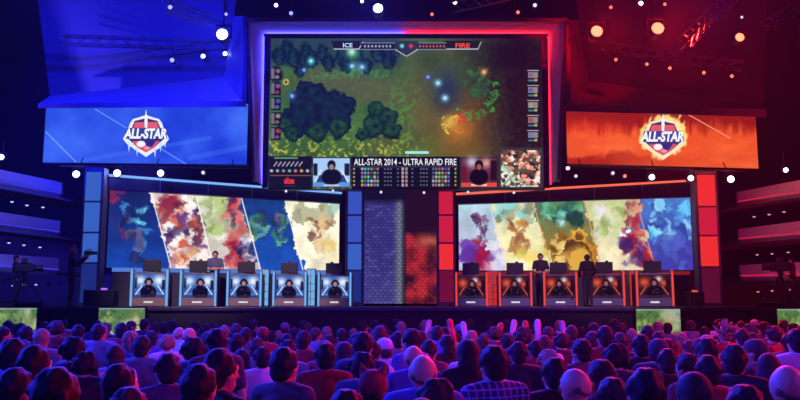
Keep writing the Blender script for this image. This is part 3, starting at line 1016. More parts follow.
# ------------------------------------------------------------------ lighting trusses
def truss(a, b, label, s=0.34, step=0.55, group='lighting trusses under the roof'):
    a, b = Vector(a), Vector(b)
    o = empty('lighting_truss', (a + b) / 2, label=label, cat='truss', group=group)
    d = (b - a)
    L = d.length
    d.normalize()
    side = d.cross(Vector((0, 0, 1))).normalized()
    up = side.cross(d).normalized()
    off = [(-s / 2, -s / 2), (s / 2, -s / 2), (s / 2, s / 2), (-s / 2, s / 2)]
    pt = lambda t, k: a + d * t + side * off[k][0] + up * off[k][1] - o.location
    for k in range(4):
        MB().tube(pt(0, k), pt(L, k), 0.03, n=6).build('chord', m_metal, o)
    mb = MB()
    n = max(2, int(L / step))
    for i in range(n):
        t0, t1 = L * i / n, L * (i + 1) / n
        for k in range(4):
            k2 = (k + 1) % 4
            mb.tube(pt(t0, k), pt(t1, k2), 0.016, n=4)
    mb.build('bracing', m_metal, o)
    return o


def ZZ(py, Y):
    return Zof(py, Y)


# ------------------------------------------------------------------ stage lights
LENS = {
    'white': emis('white_lens', rgb(225, 230, 255), 6.0),
    'blue': emis('blue_lens', rgb(150, 170, 255), 9.0),
    'red': emis('red_lens', rgb(255, 84, 60), 7.0),
    'dimred': emis('dim_red_lens', rgb(255, 120, 100), 1.6),
    'dimblue': emis('dim_blue_lens', rgb(130, 140, 255), 2.2),
    'dimwhite': emis('dim_white_lens', rgb(220, 220, 245), 1.2),
}
FIXM = {}


def fixture(px, py, Y, r, lens, top_z, label, group=None, tilt=-0.15, pan=0.0, lamp=None):
    c = P(px, py, Y)
    o = empty('stage_light', c, label=label, cat='light', group=group)
    R = Euler((tilt, 0, pan)).to_matrix().to_4x4()
    key = (round(r, 3), lens)

    def place(mb, name, m, rot=True):
        ob = mb.build(name, m, o, smooth=False)
        if rot:
            ob.rotation_euler = (tilt, 0, pan)
        return ob
    hl = r * 3.4
    place(MB().tube((0, 0.03, 0), (0, hl * 0.35, 0), r * 1.22, r * 1.22, 16).tube((0, hl * .35, 0), (0, hl, 0), r * 1.2, r * 0.75, 16), 'housing', m_dark)
    place(MB().tube((0, -0.005, 0), (0, 0.03, 0), r, r, 20), 'lens', LENS[lens])
    y = MB()
    h = r * 2.2
    for sx in (-1, 1):
        y.box((sx * r * 1.35, hl * 0.4, h * 0.35), (r * .16, r * .5, h * 1.1))
    y.box((0, hl * 0.4, h * 0.9), (r * 2.9, r * .6, r * .25))
    place(y, 'yoke', m_dark, False)
    if top_z > c.z + h:
        MB().tube((0, hl * .4, h * 0.9), (0, hl * .4, top_z - c.z), 0.025, n=6).build('drop_pipe', m_dark, o)
    if lamp:
        col, pw, kind = lamp[:3]
        ld = bpy.data.lights.new('stage_lamp', kind)
        ld.color = col
        ld.energy = pw
        ld.shadow_soft_size = r
        lo = bpy.data.objects.new('stage_lamp', ld)
        COL.objects.link(lo)
        lo.parent = o
        lo.location = (0, -0.1, 0)
        if kind == 'SPOT':
            ld.spot_size = lamp[3]
            ld.spot_blend = 0.4
            tgt = Vector(lamp[4])
            lo.rotation_euler = (tgt - c).to_track_quat('-Z', 'Y').to_euler()
    return o


BLUE = tuple(lin([0.16, 0.20, 1.0]))
RED = tuple(lin([1.0, 0.10, 0.08]))
UY = 26.0
zt1 = ZZ(-12, UY)
truss((-14, UY + .3, zt1), (14, UY + .3, zt1), 'long straight truss carrying the large bright lamps along the top edge', step=0.7)
truss(P(168, 6, 25.0), P(222, 26, 29.0), 'short truss slanting down at the upper left beside the central frame')
truss(P(456, 6, 24.5), P(512, -6, 27), 'short truss slanting up above the central frame')
truss(P(684, 44, 24), P(735, -8, 27), 'steep truss slanting up at the upper right between two red lamps')
truss(P(768, 26, 24), P(815, -4, 27), 'short truss slanting up in the top right corner')
truss(P(575, 43, 33.5), P(742, 66, 30.5), 'truss sloping behind the row of small red lamps')
truss(P(60, 40, 30.5), P(235, 46, 33.5), 'truss behind the small blue lamps at the upper left')

big_lights = [  # lens radii enlarged so each lens takes in its bloom
    (222, 34, .19, 'blue', 'large bright blue lamp above the blue side screen', (BLUE, 16000, 'SPOT', 1.5, (-12, 10, 2))),
    (378, 8, .16, 'blue', 'large bright blue lamp above the left half of the central frame', (BLUE, 9000, 'SPOT', .9, (-4, 8, 0))),
    (597, 31, .19, 'red', 'leftmost of the three large red lamps', (RED, 13000, 'SPOT', 1.5, (11, 12, 4))),
    (658, 28, .20, 'red', 'middle one of the three large red lamps', (RED, 16000, 'SPOT', 1.5, (13, 12, 4))),
    (740, 37, .14, 'red', 'rightmost of the three large red lamps, apart from the other two', (RED, 1200, 'SPOT', 1.2, (16, 14, 4))),
]
for x, y, r, l, lab, lamp in big_lights:
    fixture(x, y, UY, r, l, zt1 - .17, lab, 'large bright lamps on the front truss', lamp=lamp)
for x, y, r, l, lab in [
    (170, 7, .07, 'dimblue', 'small blue lamp near the top left edge'), (226, 14, .05, 'dimblue', 'tiny blue lamp above the large blue one on the left'),
    (276, 5, .06, 'white', 'small white lamp above the left corner of the central frame'), (291, 13, .06, 'dimblue', 'small blue lamp just right of the white one above the frame corner'),
    (362, 1, .05, 'white', 'tiny white lamp left of the large blue lamp at the top'), (455, 2, .065, 'white', 'small white lamp above the middle of the central frame'),
    (432, 14, .05, 'dimred', 'small red lamp above the middle of the central frame'), (518, 12, .055, 'dimred', 'small red lamp left of the white one above the right frame half'),
    (535, 5, .065, 'dimwhite', 'small pale lamp above the right end of the central frame'), (611, 7, .05, 'dimred', 'tiny orange lamp between the two left large red lamps'),
    (641, 3, .07, 'white', 'small white lamp above and left of the middle red lamp'), (665, 4, .05, 'dimred', 'tiny red lamp above the middle large red lamp'),
        (742, 17, .04, 'dimwhite', 'tiny pale lamp above the rightmost large red lamp')]:
    fixture(x, y, UY, r, l, zt1 - .17, lab, 'small lamps on the front truss')
for i, (x, y) in enumerate([(586, 55), (616, 59.5), (647, 64), (670, 68), (704, 72.5), (732, 76)]):
    nm = ['first', 'second', 'third', 'fourth', 'fifth', 'sixth'][i]
    Y = 33.2 - (x - 575) / 167 * 3
    fixture(x, y, Y, .065, 'dimred', ZZ(43 + (x - 575) / 167 * 23, Y) - .1, nm + ' from the left in the row of small red lamps below the large red ones', 'small red lamps in a row at the upper right')
for x, y, lab in [(203, 56, 'small blue lamp right of its twin, below the large blue lamp on the left'), (225, 53.5, 'small blue lamp nearest the central frame, below the large blue lamp'),
                  (172, 60, 'small blue lamp farthest left, below the slanting truss')]:
    Y = 33.0 - (235 - x) / 175 * 2
    fixture(x, y, Y, .09, 'blue' if x != 172 else 'dimblue', ZZ(45, Y) - .1, lab, 'small blue lamps at the upper left',
            lamp=(BLUE, 6000, 'SPOT', 0.2, tuple(P(120, 36, Y - 3))))

# lamps hanging below the side screens, on a pipe
for (x0, x1, y0, y1, Ya, Yb, lab) in [(60, 250, 166, 168, 28.1, 28.6, 'thin black pipe below the blue side screen carrying small lamps'),
                                      (562, 745, 166, 171, 28.35, 28.8, 'thin black pipe below the orange side screen carrying small lamps')]:
    a, b = P(x0, y0, Ya), P(x1, y1, Yb)
    pipe = empty('lamp_pipe', (a + b) / 2, label=lab, cat='pipe')
    MB().tube(a - pipe.location, b - pipe.location, 0.03).build('tube', m_dark, pipe)
    for t in (0.1, 0.5, 0.9):
        q = a + (b - a) * t - pipe.location
        MB().tube(q, q + Vector((0, 0.3, 0.35)), 0.02, n=6).build('bracket', m_dark, pipe)
WB = tuple(lin([0.55, 0.62, 1.0]))
WR = tuple(lin([1.0, 0.55, 0.5]))
for x, y, r, l, lab in [
    (76, 174, .12, 'blue', 'bright lamp left of the blue light column'), (117, 173, .12, 'white', 'bright lamp at the left end of the pale blue light bar'),
    (160.5, 173, .11, 'white', 'bright lamp below the icy shield'), (203, 172.5, .06, 'dimwhite', 'faint lamp below the right half of the blue side screen'),
    (568, 168, .06, 'white', 'small white lamp at the left end below the orange screen'), (576, 176, .055, 'dimwhite', 'faint lamp below the left end of the orange screen'),
    (613, 173, .06, 'dimwhite', 'faint lamp left of the ones below the flaming shield'),
    (625, 176, .06, 'dimred', 'small red lamp below the left half of the orange screen'), (652, 177, .10, 'white', 'bright lamp below the flaming shield'),
        (691, 178, .10, 'white', 'bright lamp at the top of the red light column'), (731, 179, .12, 'white', 'bright lamp right of the red light column')]:
    Y = 28.0 if x < 300 else 28.35 + (x - 562) / 183 * .45
    fixture(x, y, Y, r, l, 0, lab, 'lamps hanging below the side screens', tilt=-.1,
            lamp=((WB if x < 300 else WR), 14, 'POINT') if r > .09 else None)
for x, y, lab in [(286, 191, 'tiny lamp below the left tray of the big screen'), (333, 190.5, 'tiny lamp below the left live picture'), (381, 192, 'tiny lamp below the score table, violet side'),
                  (424, 192.5, 'tiny lamp below the score table, red side'), (468, 192, 'tiny lamp below the right live picture'), (514, 192.5, 'tiny lamp below the map corner of the big screen')]:
    fixture(x, y, 29.6, .045, 'dimwhite', ZZ(189, 29.6), lab, 'tiny lamps under the big screen')
fixture(1, 157, 27, .09, 'white', ZZ(140, 27), 'white lamp at the far left edge above the balconies', tilt=0)
fixture(786, 170, 28, .08, 'white', ZZ(150, 28), 'white lamp at the far right above the balconies', tilt=0)

# downlights under the balconies
dlm = emis('downlight_glow', rgb(170, 175, 255), 1.6)
dlr = emis('downlight_glow_red', rgb(255, 170, 170), 0.9)
ordn = ['first', 'second', 'third']
for side, grp, rows in (('left', 'downlights under the left balconies', [[(12, 201), (27, 204.5), (43, 206.5)], [(9, 242), (24, 244.3), (40, 246.5)], [(13, 285), (24, 284), (36, 284)]]),
                        ('right', 'downlights under the right balconies', [[(754, 216), (769, 213.7), (784, 211)], [(757, 254), (772, 253), (788, 251.5)], [(758, 291), (772, 290), (789, 289)]])):
    for ri, rw in enumerate(rows):
        for k, (x, y) in enumerate(rw):
            # drop below the slab: find distance where the slab underside is met
            if side == 'left':
                s0, yb, Yf = [(198, 187), (237, 229.5), (275, 271)][ri], None, None
                t = (62 - x) / 62
                zb_ = Zof(s0[0] + (s0[1] - s0[0]) * t, 30 - 2.7 * t)
            else:
                s0 = [(206.5, 197), (243.5, 238.5), (281, 280)][ri]
                t = (x - 738) / 62
                zb_ = Zof(s0[0] + (s0[1] - s0[0]) * t, 31 - 2.6 * t)
            v = (200 - y) / F
            Yd = (zb_ - 0.05 - CZ) * (CT - v * ST) / (ST + v * CT)
            Yd = min(Yd, 36.5)
            c = P(x, y, Yd)
            o = empty('downlight', c, label='%s small downlight from the left under the %s %s balcony' % (ordn[k], ['top', 'middle', 'bottom'][ri], side), cat='light', group=grp)
            MB().tube((0, 0, -0.02), (0, 0, 0.09), .09, .09, 12).build('ring', m_dark, o)
            if zb_ - c.z > .12:
                MB().tube((0, 0, .09), (0, 0, zb_ - c.z), .015, n=6).build('stem', m_dark, o)
            MB().ball((0, 0, -0.02), (.065, .065, .05), 10).build('bulb', dlm if side == 'left' else dlr, o)


# ------------------------------------------------------------------ people
def prim_head(mb, h, infl=0.0):
    x, y, z = h
    mb.ball((x, y, z), (.080 + infl, .096 + infl, .102 + infl), 16)
    mb.ball((x, y + .025, z - .065), (.055 + infl, .065 + infl, .06 + infl), 12)
    if infl == 0:
        mb.caps((x, y + .095, z - .0), (x, y + .112, z - .035), .009, .014, 8)
        for s in (-1, 1):
            mb.ball((x + s * .078, y - .005, z - .015), (.012, .022, .032), 8)
            mb.ball((x + s * .03, y + .085, z + .022), (.02, .01, .007), 8)
        mb.ball((x, y + .085, z - .065), (.022, .012, .008), 8)


def hand(mb, wr, d, curl=0.5, side=1, up=Vector((0, 0, 1))):
    """palm, four fingers and a thumb from wrist wr along direction d"""
    d = Vector(d).normalized()
    lat = d.cross(up)
    if lat.length < 0.1:
        lat = Vector((0, 1, 0))
    lat.normalize()
    nor = lat.cross(d).normalized()
    wr = Vector(wr)
    for k in range(4):
        base = wr + d * .085 + lat * (k - 1.5) * .02
        mb.caps(wr + lat * (k - 1.5) * .011, base, .016, .013, 8)
        ln = (.036, .042, .039, .030)[k]
        p1 = base + (d * math.cos(curl) - nor * math.sin(curl)) * ln
        p2 = p1 + (d * math.cos(curl * 2) - nor * math.sin(curl * 2)) * ln * .9
        mb.caps(base, p1, .0095, .009, 8)
        mb.caps(p1, p2, .009, .008, 8)
    tb = wr + d * .03 + lat * side * .03
    t1 = tb + (d * .7 + lat * side * .7 - nor * .3).normalized() * .035
    t2 = t1 + (d * .9 + lat * side * .2 - nor * .5).normalized() * .028
    mb.caps(tb, t1, .012, .010, 8)
    mb.caps(t1, t2, .010, .009, 8)


POSE = dict(head=(0, 0.01, 1.615), neck=(0, -.015, 1.465), chest=(0, 0, 1.28), waist=(0, 0, 1.08), hips=(0, 0, .93),
            shL=(-.18, -.01, 1.435), elL=(-.235, -.03, 1.14), wrL=(-.23, .05, .90), hdL=(0, .15, -1),
            shR=(.18, -.01, 1.435), elR=(.235, -.03, 1.14), wrR=(.23, .05, .90), hdR=(0, .15, -1),
            hiL=(-.09, 0, .9), knL=(-.10, .015, .49), anL=(-.105, -.02, .085),
            hiR=(.09, 0, .9), knR=(.10, .015, .49), anR=(.105, -.02, .085), curl=.45)


def torso(mb, p, f=0.0, arms='full', sleeve=0.5):
    V = Vector
    ch, wa, hi = V(p['chest']), V(p['waist']), V(p['hips'])
    mb.ball(ch, (.165 + f, .112 + f, .19 + f), 16)
    mb.ball(ch + V((0, -.01, .09)), (.15 + f, .095 + f, .10 + f), 14)
    mb.ball(wa, (.142 + f, .098 + f, .17 + f), 16)
    mb.ball(hi, (.168 + f, .115 + f, .12 + f), 16)
    for s in 'LR':
        sh = V(p['sh' + s])
        mb.caps(V(p['neck']) + V((0, 0, -.005)), sh, .062 + f, .056 + f, 12)
        el, wr = V(p['el' + s]), V(p['wr' + s])
        if arms == 'full':
            mb.caps(sh, el, .052 + f, .040 + f, 12)
            mb.caps(el, wr, .040 + f, .027 + f, 12)
        elif arms == 'short':
            mb.caps(sh, sh + (el - sh) * .62, .054 + f, .047 + f, 12)


def legs(mb, p, f=0.0):
    V = Vector
    for s in 'LR':
        mb.caps(V(p['hi' + s]), V(p['kn' + s]), .083 + f, .058 + f, 12)
        mb.caps(V(p['kn' + s]), V(p['an' + s]), .056 + f, .036 + f, 12)


m_skin = mat('skin', rgb(205, 150, 125), 0.55, noise=0.06, scale=20)
m_hair = mat('hair', rgb(40, 28, 22), 0.75, noise=0.35, scale=60, bump=0.6, objcol=True)
m_shirt = mat('clothing', rgb(90, 90, 100), 0.85, noise=0.18, scale=14, objcol=True)
m_trouser = mat('trousers', rgb(36, 38, 52), 0.85, noise=0.2, scale=12)
m_shoe = mat('shoes', rgb(26, 24, 24), 0.5)


def plaid():
    m = mat('plaid_clothing', rgb(60, 70, 120), 0.85)
    nt = m.node_tree
    tc = nt.nodes.new('ShaderNodeTexCoord')
    w = []
    for ax in ('X', 'Z'):
        n = nt.nodes.new('ShaderNodeTexWave')
        n.bands_direction = ax
        n.inputs['Scale'].default_value = 6.5
        nt.links.new(tc.outputs['Object'], n.inputs['Vector'])
        w.append(n)
    a = nt.nodes.new('ShaderNodeMath')
    a.operation = 'MAXIMUM'
    nt.links.new(w[0].outputs['Fac'], a.inputs[0])
    nt.links.new(w[1].outputs['Fac'], a.inputs[1])
    r = nt.nodes.new('ShaderNodeValToRGB')
    r.color_ramp.elements[0].color = (*rgb(36, 38, 78), 1)
    r.color_ramp.elements[1].color = (*rgb(122, 122, 170), 1)
    r.color_ramp.elements[0].position = .80
    r.color_ramp.elements[1].position = .97
    nt.links.new(a.outputs[0], r.inputs['Fac'])
    nt.links.new(r.outputs['Color'], nt.nodes['Principled BSDF'].inputs['Base Color'])
    return m


def build_person(pose=None, hair='short', arms='short', vox=0.0095, face=True, extra=None):
    p = dict(POSE)
    p.update(pose or {})
    root = empty('person')
    V = Vector
    mb = MB()
    prim_head(mb, p['head'])
    mb.caps(V(p['neck']) + V((0, 0, -.03)), V(p['head']) + V((0, -.02, -.06)), .060, .052, 12)
    torso(mb, p, 0)
    legs(mb, p)
    if hair == 'bald':
        mb.ball(V(p['head']) + V((0, -.008, -.004)), (.090, .102, .098), 16)
    for s in 'LR':
        hand(mb, p['wr' + s], p['hd' + s], p['curl'], 1 if s == 'L' else -1, up=V(p.get('up' + s, (0, 1, 0))))
        an = V(p['an' + s])
        mb.caps(an + V((0, 0, -.04)), an + V((0, .12, -.055)), .034, .026, 10)
    mb.build('body', m_skin, root, smooth=True, remesh=vox)
    # garments
    mb = MB()
    torso(mb, p, .016, arms)
    mb.build('top', m_shirt, root, smooth=True, remesh=.014)
    mb = MB()
    legs(mb, p, .014)
    mb.ball(V(p['hips']) + V((0, 0, -.03)), (.176, .124, .11), 14)
    mb.build('trousers', m_trouser, root, smooth=True, remesh=.015)
    for s in 'LR':
        an = V(p['an' + s])
        MB().caps(an + V((0, -.02, -.045)), an + V((0, .15, -.052)), .042, .034, 10).build('shoe', m_shoe, root, smooth=True)
    h = V(p['head'])
    mb = MB()
    if hair == 'short':
        mb.ball(h + V((0, -.016, .020)), (.090, .102, .100), 16)
        mb.ball(h + V((0, -.05, -.035)), (.078, .062, .068), 12)
        r = random.Random(4)
        for k in range(70):
            a, e = r.uniform(0, 2 * PI), r.uniform(-.3, 1.4)
            y = .100 * math.sin(a) * math.cos(e)
            if y > .03 and e < .55:
                continue
            mb.ball(h + V((.088 * math.cos(a) * math.cos(e), -.016 + y, .020 + .098 * math.sin(e))), r.uniform(.012, .021), 8)
    elif hair == 'long':
        mb.ball(h + V((0, -.02, .02)), (.098, .112, .112), 16)
        mb.ball(h + V((0, -.065, -.09)), (.098, .07, .14), 14)
        mb.ball(h + V((-.05, -.07, -.2)), (.062, .05, .11), 12)
        mb.ball(h + V((.05, -.07, -.2)), (.062, .05, .11), 12)
        mb.ball(h + V((0, -.075, -.24)), (.07, .045, .1), 12)
    elif hair == 'bald':
        for sx in (-1, 1):
            mb.ball(h + V((sx * .060, -.035, -.022)), (.024, .05, .034), 12)
        mb.ball(h + V((0, -.074, -.045)), (.06, .026, .026), 12)
    elif hair == 'curly':
        r = random.Random(8)
        mb.ball(h + V((0, -.02, .02)), (.1, .11, .11), 14)
        for k in range(46):
            a, e = r.uniform(0, 2 * PI), r.uniform(-.5, 1.5)
            y = -.02 + .105 * math.sin(a) * math.cos(e)
            if y > .05 and e < .6:
                continue
            mb.ball(h + V((.1 * math.cos(a) * math.cos(e), y, .02 + .1 * math.sin(e))), r.uniform(.022, .036), 8)
    elif hair == 'spiky':
        r = random.Random(2)
        mb.ball(h + V((0, -.02, .02)), (.095, .107, .108), 14)
        for k in range(34):
            a, e = r.uniform(0, 2 * PI), r.uniform(-.1, 1.5)
            dv = V((math.cos(a) * math.cos(e), math.sin(a) * math.cos(e), math.sin(e)))
            if dv.y > .5 and dv.z < .4:
                continue
            b0 = h + V((0, -.02, .02)) + dv * .07
            mb.tube(b0, b0 + (dv + V((0, 0, .25))) * r.uniform(.09, .15), .032, .003, 7)
    elif hair == 'cap':
        mb.ball(h + V((0, -.04, -.02)), (.085, .075, .075), 14)
    elif hair == 'cat':
        mb.ball(h + V((0, -.04, -.04)), (.086, .075, .085), 14)
    mb.build('hair', m_hair, root, smooth=True, remesh=(0.0 if hair == 'spiky' else .012))
    if hair == 'cap':
        mb = MB()
        mb.ball(h + V((0, -.008, .045)), (.097, .108, .088), 16)
        mb.ball(h + V((0, .12, .03)), (.07, .075, .012), 12)
        mb.build('cap', m_shirt, root, smooth=True, remesh=.01)
    if hair == 'cat':
        mb = MB()
        mb.ball(h + V((0, -.012, .035)), (.105, .115, .105), 16)
        for s in (-1, 1):
            mb.tube(h + V((s * .065, -.01, .11)), h + V((s * .09, -.01, .185)), .038, .004, 8)
        mb.build('eared_hat', m_shirt, root, smooth=True, remesh=.01)
    if extra:
        extra(root, p)
    return root


def recolor(root, hair, top):
    for ch in root.children:
        if ch.name.startswith('hair'):
            ch.color = (*hair, 1)
        elif ch.name.startswith(('top', 'cap', 'eared')):
            ch.color = (*top, 1)


def stick_pose(side):
    q = {}
    if side == 'R':
        q.update(elR=(.27, .06, 1.52), wrR=(.24, .12, 1.74), hdR=(-.05, .1, 1), curl=1.1, upR=(0, -1, 0))
    return q


up1 = dict(elR=(.27, .10, 1.22), wrR=(.24, .22, 1.44), hdR=(-.05, .15, 1), upR=(0, -1, 0), curl=.9)
PR = {
    'short': build_person(hair='short'),
    'long': build_person(hair='long', pose=dict(shL=(-.165, -.01, 1.43), shR=(.165, -.01, 1.43))),
    'bald': build_person(hair='bald'),
    'curly': build_person(hair='curly'),
    'spiky': build_person(hair='spiky'),
    'cap': build_person(hair='cap', arms='full'),
    'cat': build_person(hair='cat', arms='full'),
    'raised': build_person(hair='short', pose=up1),
    'hoodie': build_person(hair='short', arms='full'),
}
USED = set()
HAIRC = [(rgb(18, 15, 18), 'black'), (rgb(32, 25, 24), 'dark'), (rgb(62, 48, 40), 'brown'), (rgb(140, 116, 96), 'fair')]
TOPC = [(rgb(28, 28, 36), 'black'), (rgb(50, 54, 84), 'navy'), (rgb(110, 112, 122), 'grey'), (rgb(200, 200, 208), 'white'), (rgb(130, 36, 44), 'red'), (rgb(70, 90, 160), 'blue'), (rgb(70, 66, 72), 'charcoal')]

CROWD = []   # (x, ytop, headwidth, type, hair index or None, top index or None)


def c(x, y, w, t='short', hi=None, ti=None):
    CROWD.append((x, y, w, t, hi, ti))


for a in [(33, 345, 30, 'short', 0, 3), (10, 337, 25, 'short', 0, 5), (57, 365, 44, 'short', 0, 0), (40, 328, 15), (28, 325, 13), (54, 319, 14, 'curly', 2, 4), (4, 326, 13),
          (88, 349, 24, 'curly', 0, 0), (75, 336, 24, 'curly', 0, 0), (98, 323, 13), (104, 325, 13), (119, 322, 12), (112, 345, 20, 'long', 2, 3), (120, 362, 31, 'short', 1, 0),
          (125, 385, 38, 'short', 2, 0), (152, 330, 13), (80, 324, 12), (132, 330, 15), (140, 338, 18, 'cat', 3, 4), (143, 336, 18, 'short'),
          (169, 352, 25, 'short', 0, 1), (215, 347, 32, 'short', 0, 0), (198, 368, 38, 'short', 0, 0), (210, 382, 36, 'curly', 1, 6), (168, 333, 16, 'curly', 3, 3), (178, 327, 11, 'bald'),
          (190, 328, 12, 'bald', 3, 3), (195, 335, 22, 'curly', 1, 6), (218, 327, 19, 'short', 0, 6), (204, 323, 10), (223, 325, 11), (239, 333, 15), (246, 327, 12), (240, 348, 18, 'long', 0, 1),
          (262, 326, 13, 'cap', 1, 4), (265, 346, 18, 'short', 0, 3), (286, 346, 27, 'short', 0, 6), (270, 330, 10), (277, 331, 10), (287, 333, 13), (292, 328, 10), (304, 330, 15, 'short', 1, 4),
          (295, 327, 10), (323, 342, 21, 'hoodie', 0, 4), (331, 334, 13), (316, 327, 11), (326, 326, 10), (343, 328, 11), (352, 328, 9), (345, 341, 18, 'long', 1, 1), (360, 331, 20, 'short', 0, 1),
          (371, 340, 18, 'short', 1, 3), (360, 349, 26, 'curly', 1, 1), (381, 325, 14, 'long', 2, 3), (403, 321, 10), (409, 327, 17, 'short', 0, 5), (417, 345, 20, 'bald', 2, 5), (427, 353, 27, 'bald', 2, 5),
          (373, 367, 31, 'cat', 0, 4), (345, 388, 38, 'short', 1, 5), (418, 390, 34, 'long', 2, 6), (440, 374, 37, 'curly', 1, 4), (431, 327, 11), (437, 325, 12), (445, 334, 15, 'long', 0, 0),
          (453, 341, 13), (468, 338, 22, 'long', 0, 0), (494, 344, 27, 'short', 0, 'plaid'), (518, 340, 18, 'hoodie', 1, 0), (495, 325, 14, 'curly', 2, 6), (482, 334, 13), (506, 333, 13), (524, 325, 17, 'curly', 2, 6),
          (534, 339, 15, 'short', 0, 4), (545, 335, 14, 'short', 2, 3), (551, 347, 21, 'curly', 3, 6), (550, 356, 26, 'short', 0, 0), (577, 366, 27, 'bald', 2, 0), (548, 326, 12), (562, 331, 16, 'curly', 0, 0),
          (572, 325, 12), (579, 337, 18, 'short', 0, 6), (583, 327, 9), (593, 322, 11), (592, 331, 15), (606, 325, 16, 'short', 1, 4), (621, 322, 11, 'curly', 2, 4), (622, 333, 16), (597, 341, 15), (615, 341, 24, 'curly', 1, 6),
          (604, 358, 28, 'short', 0, 1), (608, 376, 32, 'short', 1, 6), (632, 328, 11), (646, 325, 13, 'short', 1, 4), (641, 334, 18, 'short', 0, 0), (656, 337, 20, 'cap', 1, 6), (670, 338, 14), (682, 332, 11),
          (688, 340, 14), (695, 332, 14), (705, 326, 10), (707, 337, 20, 'short', 1, 6), (724, 320, 17, 'spiky', 3, 4), (748, 322, 13, 'curly', 2, 4), (744, 328, 14, 'short', 1, 3), (775, 324, 16, 'curly', 1, 4),
          (757, 338, 21, 'cap', 1, 6), (738, 344, 24, 'short', 0, 0), (688, 352, 22, 'short', 1, 4), (712, 354, 25, 'short', 1, 4), (797, 328, 18, 'hoodie', 1, 3), (640, 366, 36, 'short', 0, 6), (690, 372, 36, 'long', 1, 0),
          (740, 376, 34, 'short', 0, 6), (785, 366, 34, 'bald', 2, 6), (665, 350, 22, 'short', 1, 0), (765, 352, 22, 'long', 2, 4), 
          (15, 366, 32, 'short', 0, 5)]:
    c(*a)
rr = random.Random(21)
# the rest of the crowd, standing in loose rows between those
rows = [(31, 319.5, 9), (31, 321.5, 9.8), (31, 324, 10.7), (29, 327, 11.8), (26, 331.5, 13.4), (18, 338, 17)]
for n_, y_, w_ in rows:
    for k in range(n_):
        x = (k + 0.5) * 800 / n_ + rr.uniform(-9, 9)
        if any(abs(x - q[0]) < 0.62 * w_ and abs(q[2] - w_) < 3.5 for q in CROWD):
            x += w_ * .8
            if any(abs(x - q[0]) < 0.55 * w_ and abs(q[2] - w_) < 3 for q in CROWD):
                continue
        c(x, y_ + rr.uniform(-1.3, 1.6), w_ * rr.uniform(.96, 1.06), rr.choice(['short', 'short', 'short', 'short', 'long', 'curly', 'cap', 'hoodie']))
# people holding cheering sticks up
STK = [(440, 331, 12, 446, 1), (455, 333, 11, 457, 0), (468, 332, 11, 463, 1), (484, 334, 11, 481, 1), (499, 331, 11, 502, 0), (512, 332, 11, 508, 1), (528, 331, 11, 533, 0), (555, 331, 10, 557, 0), (414, 330, 10, 418, 0)]
for x, y, w, sx, tc_ in STK:
    CROWD.append((x, y, w, 'raised', None, None))

m_st = {0: mat('pale_stick', rgb(240, 190, 215), 0.35), 1: mat('red_stick', rgb(230, 50, 60), 0.35)}
for m_ in m_st.values():
    m_.node_tree.nodes['Principled BSDF'].inputs['Subsurface Weight'].default_value = 0.3

mk_pl = plaid()
TYPEW = {'short': .190, 'long': .20, 'bald': .182, 'curly': .225, 'spiky': .26, 'cap': .20, 'cat': .215, 'raised': .190, 'hoodie': .190}
TOPH = {'short': 1.75, 'long': 1.75, 'bald': 1.72, 'curly': 1.775, 'spiky': 1.845, 'cap': 1.755, 'cat': 1.765, 'raised': 1.75, 'hoodie': 1.75}
TXT = {'short': 'short %s hair', 'long': 'long %s hair', 'bald': 'bald crown', 'curly': 'bushy %s hair', 'spiky': 'spiky %s hair', 'cap': 'cap over %s hair',
       'cat': 'furry eared hat', 'raised': '%s hair, raised arm', 'hoodie': 'long sleeves and %s hair'}
placed = []
recs = []
for i, (x, y, w, t, hi, ti) in enumerate(sorted(CROWD, key=lambda q: -q[2])):
    Yd = F * TYPEW[t] / w
    ztop = Zof(y, Yd)
    s = ztop / TOPH[t]
    s = max(0.90, min(1.12, s))
    # keep the top of the head where the photo has it by moving a little nearer or farther if the height is out of range
    for _ in range(30):
        zt_ = Zof(y, Yd)
        if zt_ < 0.9 * TOPH[t]:
            Yd *= 0.985
        elif zt_ > 1.12 * TOPH[t]:
            Yd *= 1.015
        else:
            break
    s = max(0.90, min(1.12, Zof(y, Yd) / TOPH[t]))
    Yd = min(Yd, 21.5)
    X0 = Xof(x, y + w * .5, Yd)
    # personal space
    for _ in range(22):
        hit = [q for q in placed if math.hypot((q[0] - X0), (q[1] - Yd)) < .45]
        if not hit:
            break
        q = hit[0]
        Yd += 0.10 if Yd >= q[1] else -0.08
        X0 = Xof(x, y + w * .5, Yd)
    if any(math.hypot((q[0] - X0), (q[1] - Yd)) < .38 for q in placed) and i > 60:
        continue
    placed.append((X0, Yd))
    if hi is None:
        hi = rr.choice([0, 0, 1, 1, 2, 3])
    if ti is None:
        ti = rr.choice([0, 1, 2, 2, 3, 4, 5, 6])
    recs.append([x, y, w, t, hi, ti, X0, Yd, s])

BAND = [(4.6, 'nearest rows'), (6.5, 'near rows'), (9.0, 'middle rows'), (12.0, 'deeper rows'), (15.5, 'far rows'), (99, 'farthest rows')]
LM = [(60, 'at far left'), (150, 'below leftmost blue booth'), (230, 'below second blue booth'), (310, 'below fourth blue booth'), (365, 'left of centre backdrop'),
      (440, 'below centre backdrop'), (500, 'below leftmost red booth'), (560, 'below second red booth'), (625, 'below fourth red booth'), (700, 'below rightmost red booth'), (801, 'at far right')]
from collections import defaultdict
cells = defaultdict(list)
for r_ in recs:
    bnd = next(b_ for lim, b_ in BAND if r_[7] < lim)
    lm = next(l_ for lim, l_ in LM if r_[0] < lim)
    topn = 'checked' if r_[5] == 'plaid' else TOPC[r_[5]][1]
    hd = TXT[r_[3]]
    hd = hd % HAIRC[r_[4]][1] if '%s' in hd else hd
    cells[(bnd, lm, hd, topn)].append(r_)
ORD = ['leftmost', 'second from left', 'third from left', 'fourth from left', 'fifth from left']
sticks = []
